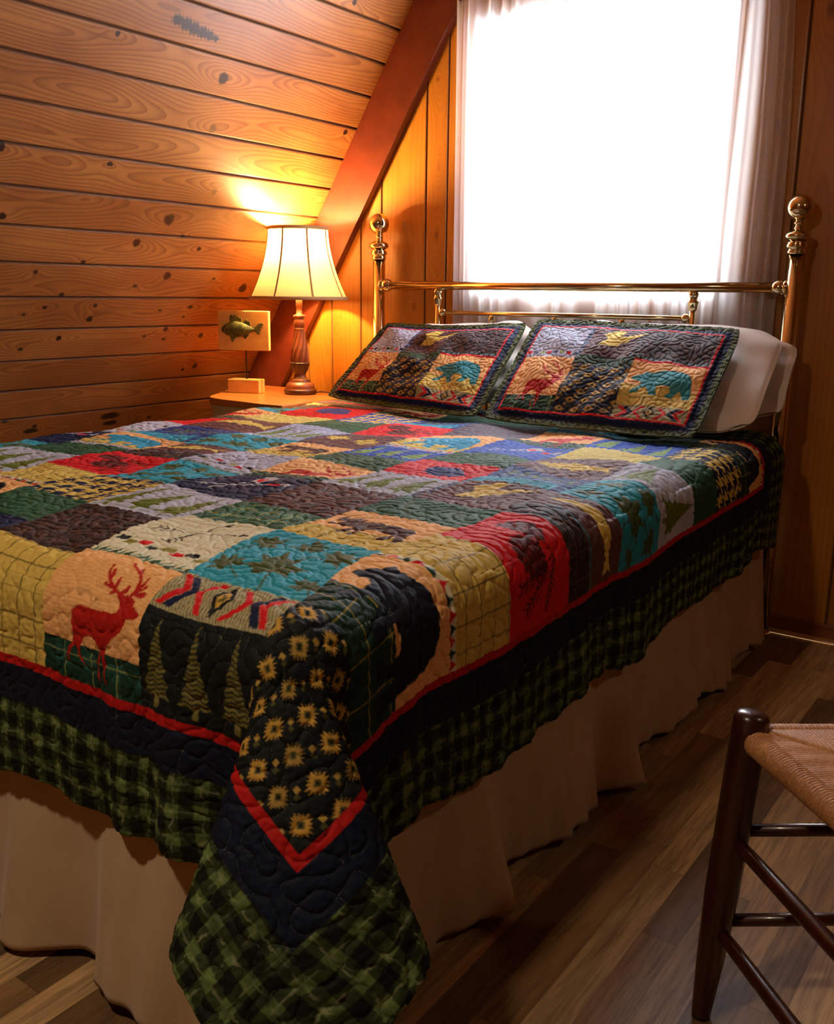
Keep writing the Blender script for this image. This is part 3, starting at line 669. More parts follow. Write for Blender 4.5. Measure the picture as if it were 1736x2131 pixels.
ZT, RR, U0, V0 = .68, .07, -.81, -2.30
ULX = -2.335   # left shoulder
LOOP = np.array([(0, 0), (.02, .06), (.10, .10), (.22, .13), (.335, .21), (.35, .33), (.24, .42), (.06, .455), (-.12, .44), (-.29, .37), (-.385, .25), (-.35, .13), (-.24, .07), (-.13, .055), (-.05, .045), (0, 0)])
def loop_curve():
    pts = LOOP; t = np.linspace(0, len(pts) - 1, 900); i = np.clip(t.astype(int), 0, len(pts) - 2); f = (t - i)[:, None]
    p0 = pts[np.maximum(i - 1, 0)]; p1 = pts[i]; p2 = pts[i + 1]; p3 = pts[np.minimum(i + 2, len(pts) - 1)]
    c = .5 * (2 * p1 + (p2 - p0) * f + (2 * p0 - 5 * p1 + 4 * p2 - p3) * f ** 2 + (3 * p1 - p0 - 3 * p2 + p3) * f ** 3)
    s = np.concatenate([[0], np.cumsum(np.hypot(*np.diff(c, axis=0).T))]); return c, s / s[-1]
LC, LS = loop_curve()
LMID = float(LS[np.argmin(np.abs(LC[:, 0] + .03) + (LC[:, 1] < .3) * 9)])

def quilt_surface(u, v):
    sh = .085 * (1 - smooth01(v, -2.36, -2.05))
    k = .042 * smooth01(-v, .4, 2.0) * smooth01(u, -.95, -.70) * smooth01(v, -2.36, -2.08)
    uu = u + sh * smooth01(u, -2.3, -1.9) + k
    # side overhangs
    def prof(s):
        s = np.maximum(s, 0); a = np.minimum(s / RR, PI / 2)
        return RR * np.sin(a), RR * (1 - np.cos(a)) + np.maximum(s - RR * PI / 2, 0)
    du = np.maximum(uu - U0, 0); dv = np.maximum(V0 - v, 0); dl = np.maximum(ULX - uu, 0)
    r = np.hypot(du, dv); th = np.arctan2(dv, du) / (PI / 2)
    h, dz = prof(r)
    x = np.minimum(uu, U0); y = np.maximum(v, V0); z = np.full(u.shape, ZT)
    # hanging part in the corner follows a folded cone
    e = np.maximum(r - RR * PI / 2, 0)
    tq = np.interp(th, [0, .45, 1], [0, LMID, 1])
    a = np.interp(tq, LS, LC[:, 0]); b = np.interp(tq, LS, LC[:, 1])
    corner = (du > 0) & (dv > 0)
    al = np.hypot(a, b); sa = np.where(al > 1e-6, np.sin(al) / np.maximum(al, 1e-6), 1); ox = (a + b) * .7071 * sa; oy = (a - b) * .7071 * sa
    thr = th * PI / 2
    bx = h * np.cos(thr); by = -h * np.sin(thr)
    zc_ = ZT - (RR * (1 - np.cos(np.minimum(r / RR, PI / 2))) + e * np.cos(al))
    cx = U0 + bx + e * ox; cy = V0 + by + e * oy
    x = np.where(corner, cx, x + h * (du > 0)); y = np.where(corner, cy, y - h * (dv > 0)); z = np.where(corner, zc_, z - dz)
    # left side
    hl, dzl = prof(dl); x = np.where(dl > 0, ULX - hl, x); z = z - dzl * (dl > 0)
    # soft folds in the hanging parts
    hang = np.maximum(e, 0)
    fr = .014 * noise1(v, .30, 3) + .010 * noise1(v, .13, 4)
    x = x + np.where((du > 0) & ~corner, fr * hang * 1.6 * smooth01(v, -2.3, -2.1), 0)
    ff = .045 * noise1(u, .34, 5) + .02 * noise1(u, .14, 6)
    y = y - np.where((dv > 0) & ~corner, (ff * 1.3 + .015) * hang * smooth01(-u, .81, .95), 0)
    # hem creeps up and down a little
    z = z + np.where((du > 0) & ~corner, .05 * noise1(v, .45, 8) * hang * smooth01(v, -2.3, -2.15), 0)
    z = z + np.where((dv > 0) & ~corner, .07 * noise1(u, .38, 11) * hang * smooth01(-u, .81, .95), 0)
    z = z + .004 * noise1(u * 1.3 + v, .5, 21) * (dz < .03) + .003 * noise1(v - u * .7, .33, 22) * (dz < .03)
    return np.stack([x, y, z], -1)

def spacing(segs):
    o = []
    for a, b, d in segs: n = int(round((b - a) / d)); o.append(np.linspace(a, b, n, endpoint=False))
    return np.concatenate(o + [[segs[-1][1]]])

def build_quilt():
    us = spacing([(-2.62, -1.6, .0032), (-1.6, -1.3, .0026), (-1.3, -.452, .0020)])
    vs = spacing([(-2.702, -1.85, .0019), (-1.85, -1.3, .0026), (-1.3, -.245, .0034)])
    Un, Vn = np.meshgrid(us, vs, indexing='ij')
    P = quilt_surface(Un, Vn)
    # puffs between meandering quilting stitches
    n = fftnoise(1024, 1024, .003, .044, .30, 5); n2 = fftnoise(1024, 1024, .003, .012, .5, 6)
    wv = .006 * noise1(Vn, .2, 77)
    st = sample(n, (Un + wv + 3) / .003, (Vn * 1.0 + 3) / .003)
    puff = .0038 * (1 - np.exp(-(np.abs(st) / .5))) - .0012 + .0004 * sample(n2, (Un + 3) / .003, (Vn + 3) / .003)
    Tu = np.gradient(P, axis=0); Tv = np.gradient(P, axis=1); N = np.cross(Tu, Tv); N /= np.linalg.norm(N, axis=-1, keepdims=True) + 1e-12
    P = P + N * (puff + .004)[..., None]
    d = np.maximum(np.maximum(Un - FU1, FU0 - Un), np.maximum(FV0 - Vn, Vn - FV1))
    fcol = sample(FIELD, np.clip((Vn - FV0) / FPX - .5, 0, FIELD.shape[0] - 2), np.clip((Un - FU0) / FPX - .5, 0, FIELD.shape[1] - 2))
    col = np.where((d <= 0)[..., None], fcol, border_colour(np.maximum(d, 1e-6), Un, Vn))
    # rolled hem on the three hanging sides
    K = 5
    def roll(P, N, T):
        out = []
        for k in range(1, K + 1):
            a = k / K * PI; r = .004
            out.append(P + T * (r * math.sin(a)) - N * (r * (1 - math.cos(a))))
        return out
    tu = Tu / (np.linalg.norm(Tu, axis=-1, keepdims=True) + 1e-12); tv = Tv / (np.linalg.norm(Tv, axis=-1, keepdims=True) + 1e-12)
    A = np.stack(roll(P[-1], N[-1], tu[-1])); B = np.stack(roll(P[0], N[0], -tu[0]))[::-1]
    P2 = np.concatenate([B, P, A], 0); N2 = np.concatenate([np.repeat(N[:1], K, 0), N, np.repeat(N[-1:], K, 0)], 0); tv2 = np.concatenate([np.repeat(tv[:1], K, 0), tv, np.repeat(tv[-1:], K, 0)], 0)
    ex = lambda a: np.concatenate([np.repeat(a[:1], K, 0), a, np.repeat(a[-1:], K, 0)], 0)
    col = ex(col); st = ex(st)
    E1 = np.stack(roll(P2[:, 0], N2[:, 0], -tv2[:, 0]), 1)[:, ::-1]
    P3 = np.concatenate([E1, P2], 1); col = np.concatenate([np.repeat(col[:, :1], K, 1), col], 1); st = np.concatenate([np.repeat(st[:, :1], K, 1), st], 1)
    me = rawmesh('patchwork_quilt', P3.reshape(-1, 3), gridfaces(P3.shape[0], P3.shape[1]))
    setattr_c(me, 'Col', col); setattr_f(me, 'stitch', st)
    o = link('patchwork_quilt', me, M_quilt)
    tag(o, 'multicolour patchwork quilt with deer and bear blocks draped over the bed', 'quilt')
build_quilt()

# ------------------------------------------------------------------ bed skirt
def build_skirt():
    # path in plan: left side (head to foot), foot, right side (foot to head)
    xL, xR, yF, yH = -2.375, -.80, -2.335, -.16; rc = .05
    pts = []
    pts += [(xL, y) for y in np.linspace(yH, yF + rc, 240)]
    pts += [(xL + rc - rc * math.cos(a), yF + rc - rc * math.sin(a)) for a in np.linspace(0, PI / 2, 16)[1:]]
    pts += [(x, yF) for x in np.linspace(xL + rc, xR - rc, 420)[1:]]
    pts += [(xR - rc + rc * math.sin(a), yF + rc - rc * math.cos(a)) for a in np.linspace(0, PI / 2, 24)[1:]]
    pts += [(xR, y) for y in np.linspace(yF + rc, yH, 560)[1:]]
    p = np.array(pts); t = np.gradient(p, axis=0); t /= np.linalg.norm(t, axis=1, keepdims=True); nr = np.stack([t[:, 1], -t[:, 0]], 1)
    s = np.concatenate([[0], np.cumsum(np.hypot(*np.diff(p, axis=0).T))]); right = (p[:, 0] > xR - .02) & (p[:, 1] > yF + rc)
    foot = p[:, 1] < yF + .01
    y = p[:, 1]
    T = np.linspace(0, 1, 40)
    # billow outward at the hem; inverted pleats at marked stations
    out = np.full(len(p), .040)
    out += np.where(right, .022 * noise1(y, .42, 31) + .006 * noise1(y, .1, 32), .020 * noise1(p[:, 0], .36, 33) + .008 * noise1(p[:, 0], .12, 34))
    slide = np.zeros(len(p)); pl = np.zeros(len(p))
    for yc, w, dpt in ((-1.275, .045, .045), (-1.84, .06, .055)):
        k = np.where(right, np.exp(-((y - yc) / w) ** 2), 0); out += k * .055
        dd = np.where(right, y - yc, 9); step = np.exp(-np.clip((dd) / .10, 0, 9)) * (dd > 0) * .05 ; out -= step * (np.abs(dd) < .4)
    for xc in (-1.15, -1.32, -1.02, -1.75):
        out += np.where(foot, .030 * np.exp(-((p[:, 0] - xc) / .035) ** 2), 0)
    P = p[:, None, :] + nr[:, None, :] * (out[:, None] * (T[None, :] ** 1.25))[..., None]
    fine = .0015 * np.sin(s[:, None] * 90 + 2 * np.sin(s[:, None] * 13)) * T[None, :]
    P += nr[:, None, :] * fine[..., None]
    z = .40 - (.40 - .026) * T[None, :] + 0 * s[:, None] + (.010 * noise1(s, .5, 36))[:, None] * T[None, :]
    P = np.concatenate([P, z[..., None]], -1)
    me = rawmesh('bed_skirt', P.reshape(-1, 3), gridfaces(len(p), 40, flip=False))
    o = link('bed_skirt', me, M_skirt); sm = o.modifiers.new('s', 'SOLIDIFY'); sm.thickness = .002; sm.offset = -1
    tag(o, 'plain cream cotton bed skirt hanging below the quilt hem', 'bed skirt')
build_skirt()

# ------------------------------------------------------------------ brass bed
bed = empty('brass_bed', (-1.596, -1.2, 0), 'brass bed frame with ball topped headboard posts before the window', 'bed')
XL, XR, YP = -2.387, -.803, -.075
ZB = 1.344
def finial_prof():
    o = [(.0245, ZB - .135), (.0275, ZB - .133), (.0285, ZB - .127), (.0250, ZB - .123), (.0255, ZB - .119), (.0315, ZB - .116), (.0320, ZB - .109), (.0275, ZB - .104), (.0300, ZB - .101)]
    for a in np.linspace(-1.1, 1.15, 14): o.append((.0375 * math.cos(a) + .0005, ZB - .082 + .0185 * math.sin(a)))
    o += [(.0150, ZB - .0600), (.0105, ZB - .0540), (.0100, ZB - .0500), (.0150, ZB - .0475), (.0155, ZB - .0440), (.0110, ZB - .0415), (.0105, ZB - .0385)]
    for a in np.linspace(-1.30, PI / 2, 24): o.append((.0390 * math.cos(a) + 1e-4, ZB + .0390 * math.sin(a)))
    return o
for x in (XL, XR):
    p = tube('post', (x, YP, 0.02), (x, YP, ZB - .133), .0240, M_brass, bed, 40)
    fi = lathe('finial', finial_prof(), M_brass, p, (x, YP, 0), 48)
    lathe('foot_cap', [(.0005, 0), (.029, 0), (.030, .012), (.026, .022), (.0245, .03)], M_brass, p, (x, YP, 0), 32)
ZR = 1.111
Rx = frame_of((1, 0, 0))
tube('top_rail', (XL, YP, ZR), (XR, YP, ZR), .0160, M_brass, bed, 32)
def ballprof(r, e=0): return [(r * math.cos(a) + 1e-4, r * math.sin(a) + e) for a in np.linspace(-PI / 2, PI / 2, 18)]
for x, sg in ((XL + .040, 1), (XR - .040, -1)):
    V1 = lathe_vf(ballprof(.0250), 32); V2 = lathe_vf([(.020, -.030), (.0265, -.024), (.0265, -.018), (.019, -.012)], 32)
    V, F = join_vf([V1, (V2[0] * np.array([1, 1, sg]), V2[1])])
    link('rail_joint', rawmesh('rail_joint', V @ Rx.T + np.array([x, YP, ZR]), F), M_brass, bed)
ZL = 1.012
xi0, xi1 = -2.103, -1.108
tube('lower_rail', (xi0, YP, ZL), (xi1, YP, ZL), .0085, M_brass, bed, 24)
for x in (xi0, xi1):
    s = tube('upright', (x, YP, .50), (x, YP, ZR - .012), .0108, M_brass, bed, 24)
    lathe('collar', [(.0108, -.075), (.0135, -.072), (.0150, -.064), (.0150, -.056), (.0180, -.050), (.0185, -.046), (.0150, -.042), (.0125, -.036), (.0150, -.028), (.0175, -.022), (.0120, -.014), (.0110, -.010)], M_brass, s, (x, YP, ZR), 28)
for x in (xi0 + .022, xi1 - .022):
    V, F = lathe_vf(ballprof(.0155), 24); link('rail_joint', rawmesh('rail_joint', V @ Rx.T + np.array([x, YP, ZL]), F), M_brass, bed)
for x in (-1.862, -1.605, -1.349):
    s = tube('spindle', (x, YP, .50), (x, YP, ZL - .006), .0075, M_brass, bed, 20)
    lathe('collar', [(.0075, -.055), (.0105, -.05), (.0115, -.043), (.0095, -.036), (.0125, -.028), (.0130, -.020), (.0085, -.012), (.0080, -.008)], M_brass, s, (x, YP, ZL), 24)
tube('bottom_rail', (XL, YP, .50), (XR, YP, .50), .0120, M_brass, bed, 24)
for y0_, nm, z0_, z1_ in ((0, 'box_spring', .20, .42), (0, 'mattress', .43, .655)):
    bm = bmesh.new(); box(bm, (-2.365, -2.305, z0_), (-.825, -.13, z1_), .05, segs=4); link(nm, bm_mesh(nm, bm, True), M_white, bed)
for x in (-2.36, -.84):
    boxobj('side_rail', (x - .015, -2.30, .16), (x + .015, -.09, .20), M_iron, bed)
for x in (-2.34, -.86):
    tube('bed_leg', (x, -2.26, 0), (x, -2.26, .2), [(0, .016), (.2, .02), (1, .02)], M_iron, bed)

# ------------------------------------------------------------------ pillows
def pillow_vf(BL, BR, TL, TR, th, nx, ny, bow=.0, sag=0., flange=.0, seed=1, wob=.004, amp=1., corner=.12, cr_=.012):
    BL, BR, TL, TR = map(np.array, (BL, BR, TL, TR)); s = np.linspace(0, 1, nx); t = np.linspace(0, 1, ny); S, T = np.meshgrid(s, t, indexing='ij')
    base = BL * ((1 - S) * (1 - T))[..., None] + BR * (S * (1 - T))[..., None] + TL * ((1 - S) * T)[..., None] + TR * (S * T)[..., None]
    N = np.cross(BR - BL, TL - BL); N = N / np.linalg.norm(N); R = (BR - BL) / np.linalg.norm(BR - BL); Up = np.cross(N, R)
    # pull the edges in between the corners
    ex = corner * .25 * (np.sin(PI * T)) * (.5 - S) * 2 * np.abs(.5 - S) * 2; ey = corner * .20 * np.sin(PI * S) * (.5 - T) * 2 * np.abs(.5 - T) * 2
    base = base + R * ex[..., None] * .5 + Up * ey[..., None] * .5
    base = base + Up * (-sag * np.sin(PI * S) * T)[..., None]
    cw = cr_ * (np.abs(2 * S - 1) ** 5 * np.abs(2 * T - 1) ** 5); base = base - R * (cw * np.sign(2 * S - 1))[..., None] - Up * (cw * np.sign(2 * T - 1))[..., None]
    fs = np.clip((S - flange) / (1 - 2 * flange), 0, 1); ft = np.clip((T - flange * 1.4) / (1 - 2.8 * flange), 0, 1)
    bul = (np.clip(4 * fs * (1 - fs), 0, 1) ** .42) * (np.clip(4 * ft * (1 - ft), 0, 1) ** .42)
    nz = fftnoise(128, 128, .01, .16, .5, seed); wr = sample(nz, S * 70, T * 50)
    f = base + N * (bul * th * .5 + wob * wr * (.3 + bul) * amp + .002)[..., None]; b = base - N * (bul * th * .5 + .002)[..., None]
    return S, T, f, b, N

def close_pillow(name, f, b, mat, parent=None):
    nx, ny = f.shape[:2]; V = np.concatenate([f.reshape(-1, 3), b.reshape(-1, 3)]); F = [gridfaces(nx, ny), gridfaces(nx, ny, nx * ny, flip=True)]
    # rim
    idx = np.concatenate([np.arange(ny - 1), (np.arange(nx - 1)) * ny + ny - 1, (nx - 1) * ny + np.arange(ny - 1, 0, -1), np.arange(nx - 1, 0, -1) * ny])
    nxt = np.roll(idx, -1); F.append(np.stack([idx, nxt, nxt + nx * ny, idx + nx * ny], -1))
    return rawmesh(name, V, np.concatenate(F)), nx * ny

def sham_canvas():
    c = Canvas(0, .70, 0, .50, .00125, 3); c.patch(0, .70, 0, .50).fill((40, 50, 26))
    c.tex(lambda x, y: ((x % .03) < .015) ^ ((y % .03) < .015), (80, 92, 44), .8); c.tex(lambda x, y: ((x % .03) < .003) | ((y % .03) < .003), (140, 140, 80), .5)
    c.patch(.018, .682, .020, .480).fill((20, 32, 66)); c.patch(.040, .660, .044, .456).fill(RED)
    L, R_, B, T_ = .0455, .6545, .0495, .4505; a1, a2 = L + .185, L + .385
    m1, m2 = B + .205, B + .235
    P_deer(c.patch(L, a1, B, m2)); c.patch(L, a1, m2, T_).fill((176, 182, 206))
    for i, cc in enumerate([RED, NAVY, LIME, RED, NAVY, LIME, RED, NAVY]): c.poly([(i * .13, .10), (i * .13 + .09, .10), (i * .13 + .10, .18), (i * .13 + .01, .18)], cc)
    c.stroke([(.35, .9), (.62, .35)], .003, (60, 44, 40)); c.stroke([(.3, .4), (.7, .6)], .002, (90, 80, 80))
    P_sun(c.patch(a1, a2, B, m1), (24, 32, 56), 4, 6); c.patch(a1, a2, m1, m1 + .05).fill(GREEN); c.fill(GREEN)
    P_bear(c.patch(a2, R_, B + .055, m2), (54, 138, 150), 'grid'); P_grid(c, YEL, y0=0, y1=.36); c.poly(BEAR, (54, 138, 150)); P_band(c.patch(a2, R_, B, B + .055))
    c.patch(a1, R_, m1 + .04, T_).fill((84, 56, 58)); P_brplaid(c.patch(a2 - .02, R_, m1 + .04, T_), (70, 50, 52))
    c.patch(a1, R_, m1 + .04, T_); c.tex(lambda x, y: (x < .014) & ((y % .02) < .012), (54, 100, 150), .8); c.tex(lambda x, y: (y < .012) & (x > .18) & ((x % .02) < .012), (110, 150, 160), .8)
    c.poly([(x * .52, y) for x, y in EAGLE], YEL)
    P_green(c.patch(a1, a2, m1, m1 + .042), (44, 66, 48))
    return lin(c.a), c.px
SHC, SHPX = sham_canvas()
def sham(name, BL, BR, TL, TR, th, seed, label, sag):
    S, T, f, b, N = pillow_vf(BL, BR, TL, TR, th, 330, 240, flange=.045, seed=seed, sag=sag, wob=.0035, corner=.02)
    n = fftnoise(512, 512, .003, .030, .35, seed + 40); st = sample(n, S * 233, T * 166)
    f = f + N * (.0034 * (1 - np.exp(-(np.abs(st) / .5))))[..., None]
    me, k = close_pillow(name, f, b, None)
    x = S * .70 / SHPX - .5; y = T * .50 / SHPX - .5; col = sample(SHC, np.clip(y, 0, SHC.shape[0] - 3), np.clip(x, 0, SHC.shape[1] - 3)).reshape(-1, 3)
    setattr_c(me, 'Col', np.concatenate([col, np.tile(lin((60, 72, 36)), (k, 1))])); setattr_f(me, 'stitch', np.concatenate([st.ravel(), np.ones(k)]))
    return tag(link(name, me, M_quilt), label, 'pillow', 'quilted shams leaning on the pillows')
sham('pillow_sham', (-2.29, -.52, .708), (-1.56, -.655, .704), (-2.19, -.275, .978), (-1.59, -.275, .994), .055, 11, 'quilted patchwork sham nearer the lamp, between the lamp and the other sham', .020)
sham('pillow_sham', (-1.54, -.655, .704), (-.868, -.655, .704), (-1.567, -.27, 1.005), (-.878, -.27, .992), .055, 12, 'quilted patchwork sham beside the bare white pillow, farther from the lamp', .004)
def white_pillow(BL, BR, TL, TR, th, seed, label, wob=.010):
    S, T, f, b, N = pillow_vf(BL, BR, TL, TR, th, 90, 70, seed=seed, wob=wob, corner=.10, sag=.004, cr_=.055)
    me, k = close_pillow('pillow', f, b, None); tag(link('pillow', me, M_white), label, 'pillow', 'plain white pillows against the headboard')
white_pillow((-1.50, -.47, .705), (-.765, -.49, .695), (-1.55, -.155, 1.000), (-.768, -.155, .998), .070, 21, 'white pillow standing directly behind the sham farther from the lamp', .006)
white_pillow((-1.50, -.27, .72), (-.745, -.28, .71), (-1.48, -.115, .98), (-.742, -.115, .98), .05, 22, 'rearmost white pillow, squeezed between another white pillow and the right bed post', .005)
white_pillow((-2.30, -.36, .705), (-1.60, -.45, .705), (-2.22, -.15, .965), (-1.60, -.155, 1.003), .07, 23, 'white pillow peeking out behind the sham nearer the lamp', .006)

# ------------------------------------------------------------------ nightstand
NZ = .675
ns = empty('nightstand', (-2.72, -.3, 0), 'small cream nightstand with curved oak top, left of the bed', 'nightstand')
def outline(inset=0.):
    pts = [(-3.03, -.06), (-3.0, -.33), (-2.885, -.525), (-2.86, -.555)]
    for t in np.linspace(0, 1, 22): pts.append((-2.845 + t * .40, -.565 - .020 * math.sin(PI * t) - .030 * t - .006 * math.sin(3 * PI * t)))
    pts += [(-2.435, -.59), (-2.43, -.06)]
    p = np.array(pts); c = p.mean(0); return c + (p - c) * (1 - inset)
def slab(name, z0, z1, inset, mat, parent, lip=0.):
    bm = bmesh.new(); lv = []
    for z, k in ((z0, inset + lip), (z0 + .004, inset), (z1 - .006, inset), (z1 - .002, inset + .008), (z1, inset + .018)) if lip or inset == 0 else ((z0, inset), (z1, inset)):
        lv.append([bm.verts.new((x, y, z)) for x, y in outline(k)])
    n = len(lv[0])
    for a, b in zip(lv, lv[1:]):
        for i in range(n): bm.faces.new((a[i], a[(i + 1) % n], b[(i + 1) % n], b[i]))
    bm.faces.new(lv[-1]); bm.faces.new(lv[0][::-1]); return link(name, bm_mesh(name, bm), mat, parent)
slab('tabletop', NZ - .026, NZ, 0, M_nighttop, ns, .02)
slab('body', .16, NZ - .026, .085, M_nightbody, ns)
slab('moulding', NZ - .040, NZ - .026, .05, M_nightbody, ns)
for k, (z0, z1) in enumerate(((.42, .61), (.20, .40))):
    d = boxobj('drawer', (-2.80, -.572, z0), (-2.49, -.545, z1), M_nightbody, ns, .004)
    lathe('knob', [(.0005, -.022), (.010, -.020), (.012, -.014), (.006, -.006), (.006, 0)], M_brass, d, (-2.65, -.572, (z0 + z1) / 2), 20, R=frame_of((0, 1, 0)))
for (x, y) in ((-2.80, -.50), (-2.48, -.52), (-2.90, -.12), (-2.48, -.12)):
    tube('leg', (x, y, 0), (x, y, .17), [(0, .012), (.3, .018), (1, .024)], M_nightbody, ns, 16)

# ------------------------------------------------------------------ lamp
LX, LY = -2.668, -.235
lamp = empty('table_lamp', (LX, LY, NZ), 'lit lamp with cream bell shade and twisted wooden base on the nightstand', 'lamp')
o_ = (LX, LY, NZ)
lathe('base', [(.0005, 0), (.062, 0), (.0635, .004), (.0635, .018), (.061, .021), (.059, .023), (.060, .030), (.056, .040), (.046, .048), (.042, .050), (.043, .056), (.040, .060), (.028, .064), (.024, .076), (.024, .082)], M_lampwood, lamp, o_, 56)
lathe('base_ring', [(.0625, .0035), (.0648, .005), (.0650, .017), (.0625, .0195)], M_lampdark, lamp, o_, 72, fn=lambda r, t, z: r + .0006 * (np.sin(t * 36) > 0))
def cupf(r, t, z):
    k = smooth01(z, .112, .128); return r + k * .0028 * np.abs(np.sin(t * 4)) * 1.6 - .001 * np.abs(np.cos(t * 4))
lathe('leaf_cup', [(.0235, .080), (.026, .086), (.0325, .096), (.0365, .108), (.0378, .118), (.0385, .125), (.0370, .128), (.0345, .124)], M_lampdark, lamp, o_, 96, fn=cupf)
def twist(r, t, z): return r * (1 + .15 * np.abs(np.sin(t * 4.5 - z * 42)) ** .8 - .08)
zs = np.linspace(.118, .258, 60)
lathe('twisted_column', [(np.interp(z, [.118, .150, .180, .220, .258], [.0335, .0345, .0320, .0245, .0200]), z) for z in zs], M_lampwood, lamp, o_, 144, fn=twist)
lathe('neck', [(.0195, .256), (.0225, .259), (.0200, .263), (.0175, .266), (.0220, .272), (.0240, .284), (.0215, .296), (.0190, .300), (.0225, .304), (.0255, .309), (.0250, .315), (.0120, .320), (.0110, .345), (.0130, .350), (.0130, .395), (.0005, .396)], M_lampwood, lamp, o_, 40)
SZ0, SZ1 = .383, .650
def shr(z):
    t = (z - SZ0) / (SZ1 - SZ0); return .120 + (.195 - .120) * (1 - t) ** 1.8
def shf(r, t, z):
    a = (t * 8 / (2 * PI)) % 1; return r * (1 - .020 * np.sin(PI * a) * .0 - .028 * np.sin(PI * a) ** 1.0 * .6)
zz = np.linspace(SZ0, SZ1, 28)
TH0 = .55
sh = lathe('lamp_shade', [(shr(z), z) for z in zz], M_shade, lamp, o_, 160, fn=lambda r, t, z: shf(r, t + TH0, z))
for k in range(8):
    a = k * 2 * PI / 8 - TH0; pts = np.array([((shr(z) + .0012) * math.cos(a) + LX, (shr(z) + .0012) * math.sin(a) + LY, NZ + z) for z in zz])
    V, F = [], []
    tdir = np.array([-math.sin(a), math.cos(a), 0]); rd = np.array([math.cos(a), math.sin(a), 0])
    ring = [(c_, s_) for c_, s_ in [(-1, 0), (-.7, .8), (0, 1), (.7, .8), (1, 0), (0, -.4)]]
    V = np.array([p + tdir * .0040 * a_ + rd * .0014 * b_ for p in pts for a_, b_ in ring]); link('shade_rib', rawmesh('shade_rib', V, gridfaces(len(pts), 6, wrap_m=True)), M_shadetrim, sh)
def torus_prof(R, r, zc): return [(R + r * math.cos(a), zc + r * 1.6 * math.sin(a)) for a in np.linspace(-PI, PI, 13)]
for z in (SZ0, SZ1):
    lathe('shade_trim', torus_prof(shr(z) - .0005, .0042, z), M_shadetrim, sh, o_, 96)
V1 = [tube_vf((LX, LY, NZ + SZ1 - .012), (LX + .115 * math.cos(a), LY + .115 * math.sin(a), NZ + SZ1 - .004), [(0, .0014), (1, .0014)], 8) for a in (.3, .3 + 2 * PI / 3, .3 + 4 * PI / 3)]
V, F = join_vf(V1); link('spider', rawmesh('spider', V, F), M_iron, sh)
m = NT('warm_bulb_glass'); em = m.n('Emission'); em.inputs[0].default_value = (1, .60, .24, 1); em.inputs[1].default_value = 25; m.l(em.outputs[0], m.out.inputs[0])
BZ = NZ + .505
lathe('bulb', [(.012, -.055), (.014, -.04)] + [(.029 * math.cos(a), .029 * math.sin(a)) for a in np.linspace(-1.0, PI / 2, 14)][:-1] + [(.0003, .029)], m.m, lamp, (LX, LY, BZ), 24)
ld = bpy.data.lights.new('bedside_bulb', 'POINT'); ld.energy = 74; ld.color = (1, .62, .25); ld.shadow_soft_size = .033
lo = bpy.data.objects.new('bedside_bulb', ld); lo.location = (LX - .004, LY - .032, BZ + .098); C.objects.link(lo)

# lamp cord trailing behind the base
cpts = [np.array(q) for q in [(LX + .058, LY + .02, NZ + .008), (LX + .085, LY + .03, NZ + .012), (LX + .11, LY + .06, NZ + .008), (LX + .13, LY + .10, NZ + .004), (LX + .14, LY + .17, NZ + .003)]]
V, F = join_vf([tube_vf(a, b, [(0, .0022), (1, .0022)], 8) for a, b in zip(cpts, cpts[1:])]); link('power_cord', rawmesh('power_cord', V, F), M_iron, lamp)

# ------------------------------------------------------------------ fish sign
SX, SY = -2.862, -.345
sg = empty('fish_sign', (SX, SY, NZ), 'pale wooden plaque with a green fish on a rod and block base', 'ornament')
ang = math.radians(21); Rz = Matrix.Translation(Vector((SX, SY, NZ))) @ Matrix.Rotation(ang, 4, 'Z')
boxobj('block_base', (-.072, -.030, 0), (.066, .030, .056), M_signwood, sg, .003, Rz)
tube('rod', (SX, SY, NZ + .05), (SX, SY, NZ + .185), .0032, M_iron, sg, 12)
bd = boxobj('board', (-.117, -.010, .172), (.105, .010, .330), M_signwood, sg, .003, Rz)
def fish():
    # body: bulged relief; fins: thin toothed plates
    cx, cz = -.010, .2555
    def toW(p): return [Rz @ Vector((cx + x, -.0105 - d, cz + z)) for x, z, d in p]
    prof = [(-.092, -.002, .004), (-.085, .010, .016), (-.070, .022, .026), (-.050, .031, .034), (-.025, .034, .037), (0, .029, .034), (.022, .020, .026), (.038, .012, .016), (.050, .008, .010), (.056, .007, .009)]
    rows = []
    for x, top, _ in prof:
        bot = -top * .82 - .004 if x < .03 else -top * .9; row = []
        for a in np.linspace(0, PI, 17):
            zc2 = (top + bot) / 2; hh = (top - bot) / 2; row.append((x, zc2 + hh * math.cos(a), .013 * math.sin(a) * min(1, hh / .02)))
        rows.append(row)
    V = np.array([list(q) for r in rows for q in toW(r)]); mb = (V, gridfaces(len(rows), 17))
    me = rawmesh('fish_body', mb[0], mb[1]); return me, toW
m = NT('painted_green_fish'); v = m.coord(); n = m.noise(v, 90, 4, .6); n2 = m.noise(v, 16, 2)
m.pbr(m.mix(m.maprange(m.math('ADD', m.math('MULTIPLY', n, .6), m.math('MULTIPLY', n2, .4)), .4, .62), L4((36, 40, 18)), L4((94, 98, 50))), .55, 0, m.bump(n, .5, .002)); M_fish = m.m
me, toW = fish(); fb = link('fish', me, M_fish, bd)
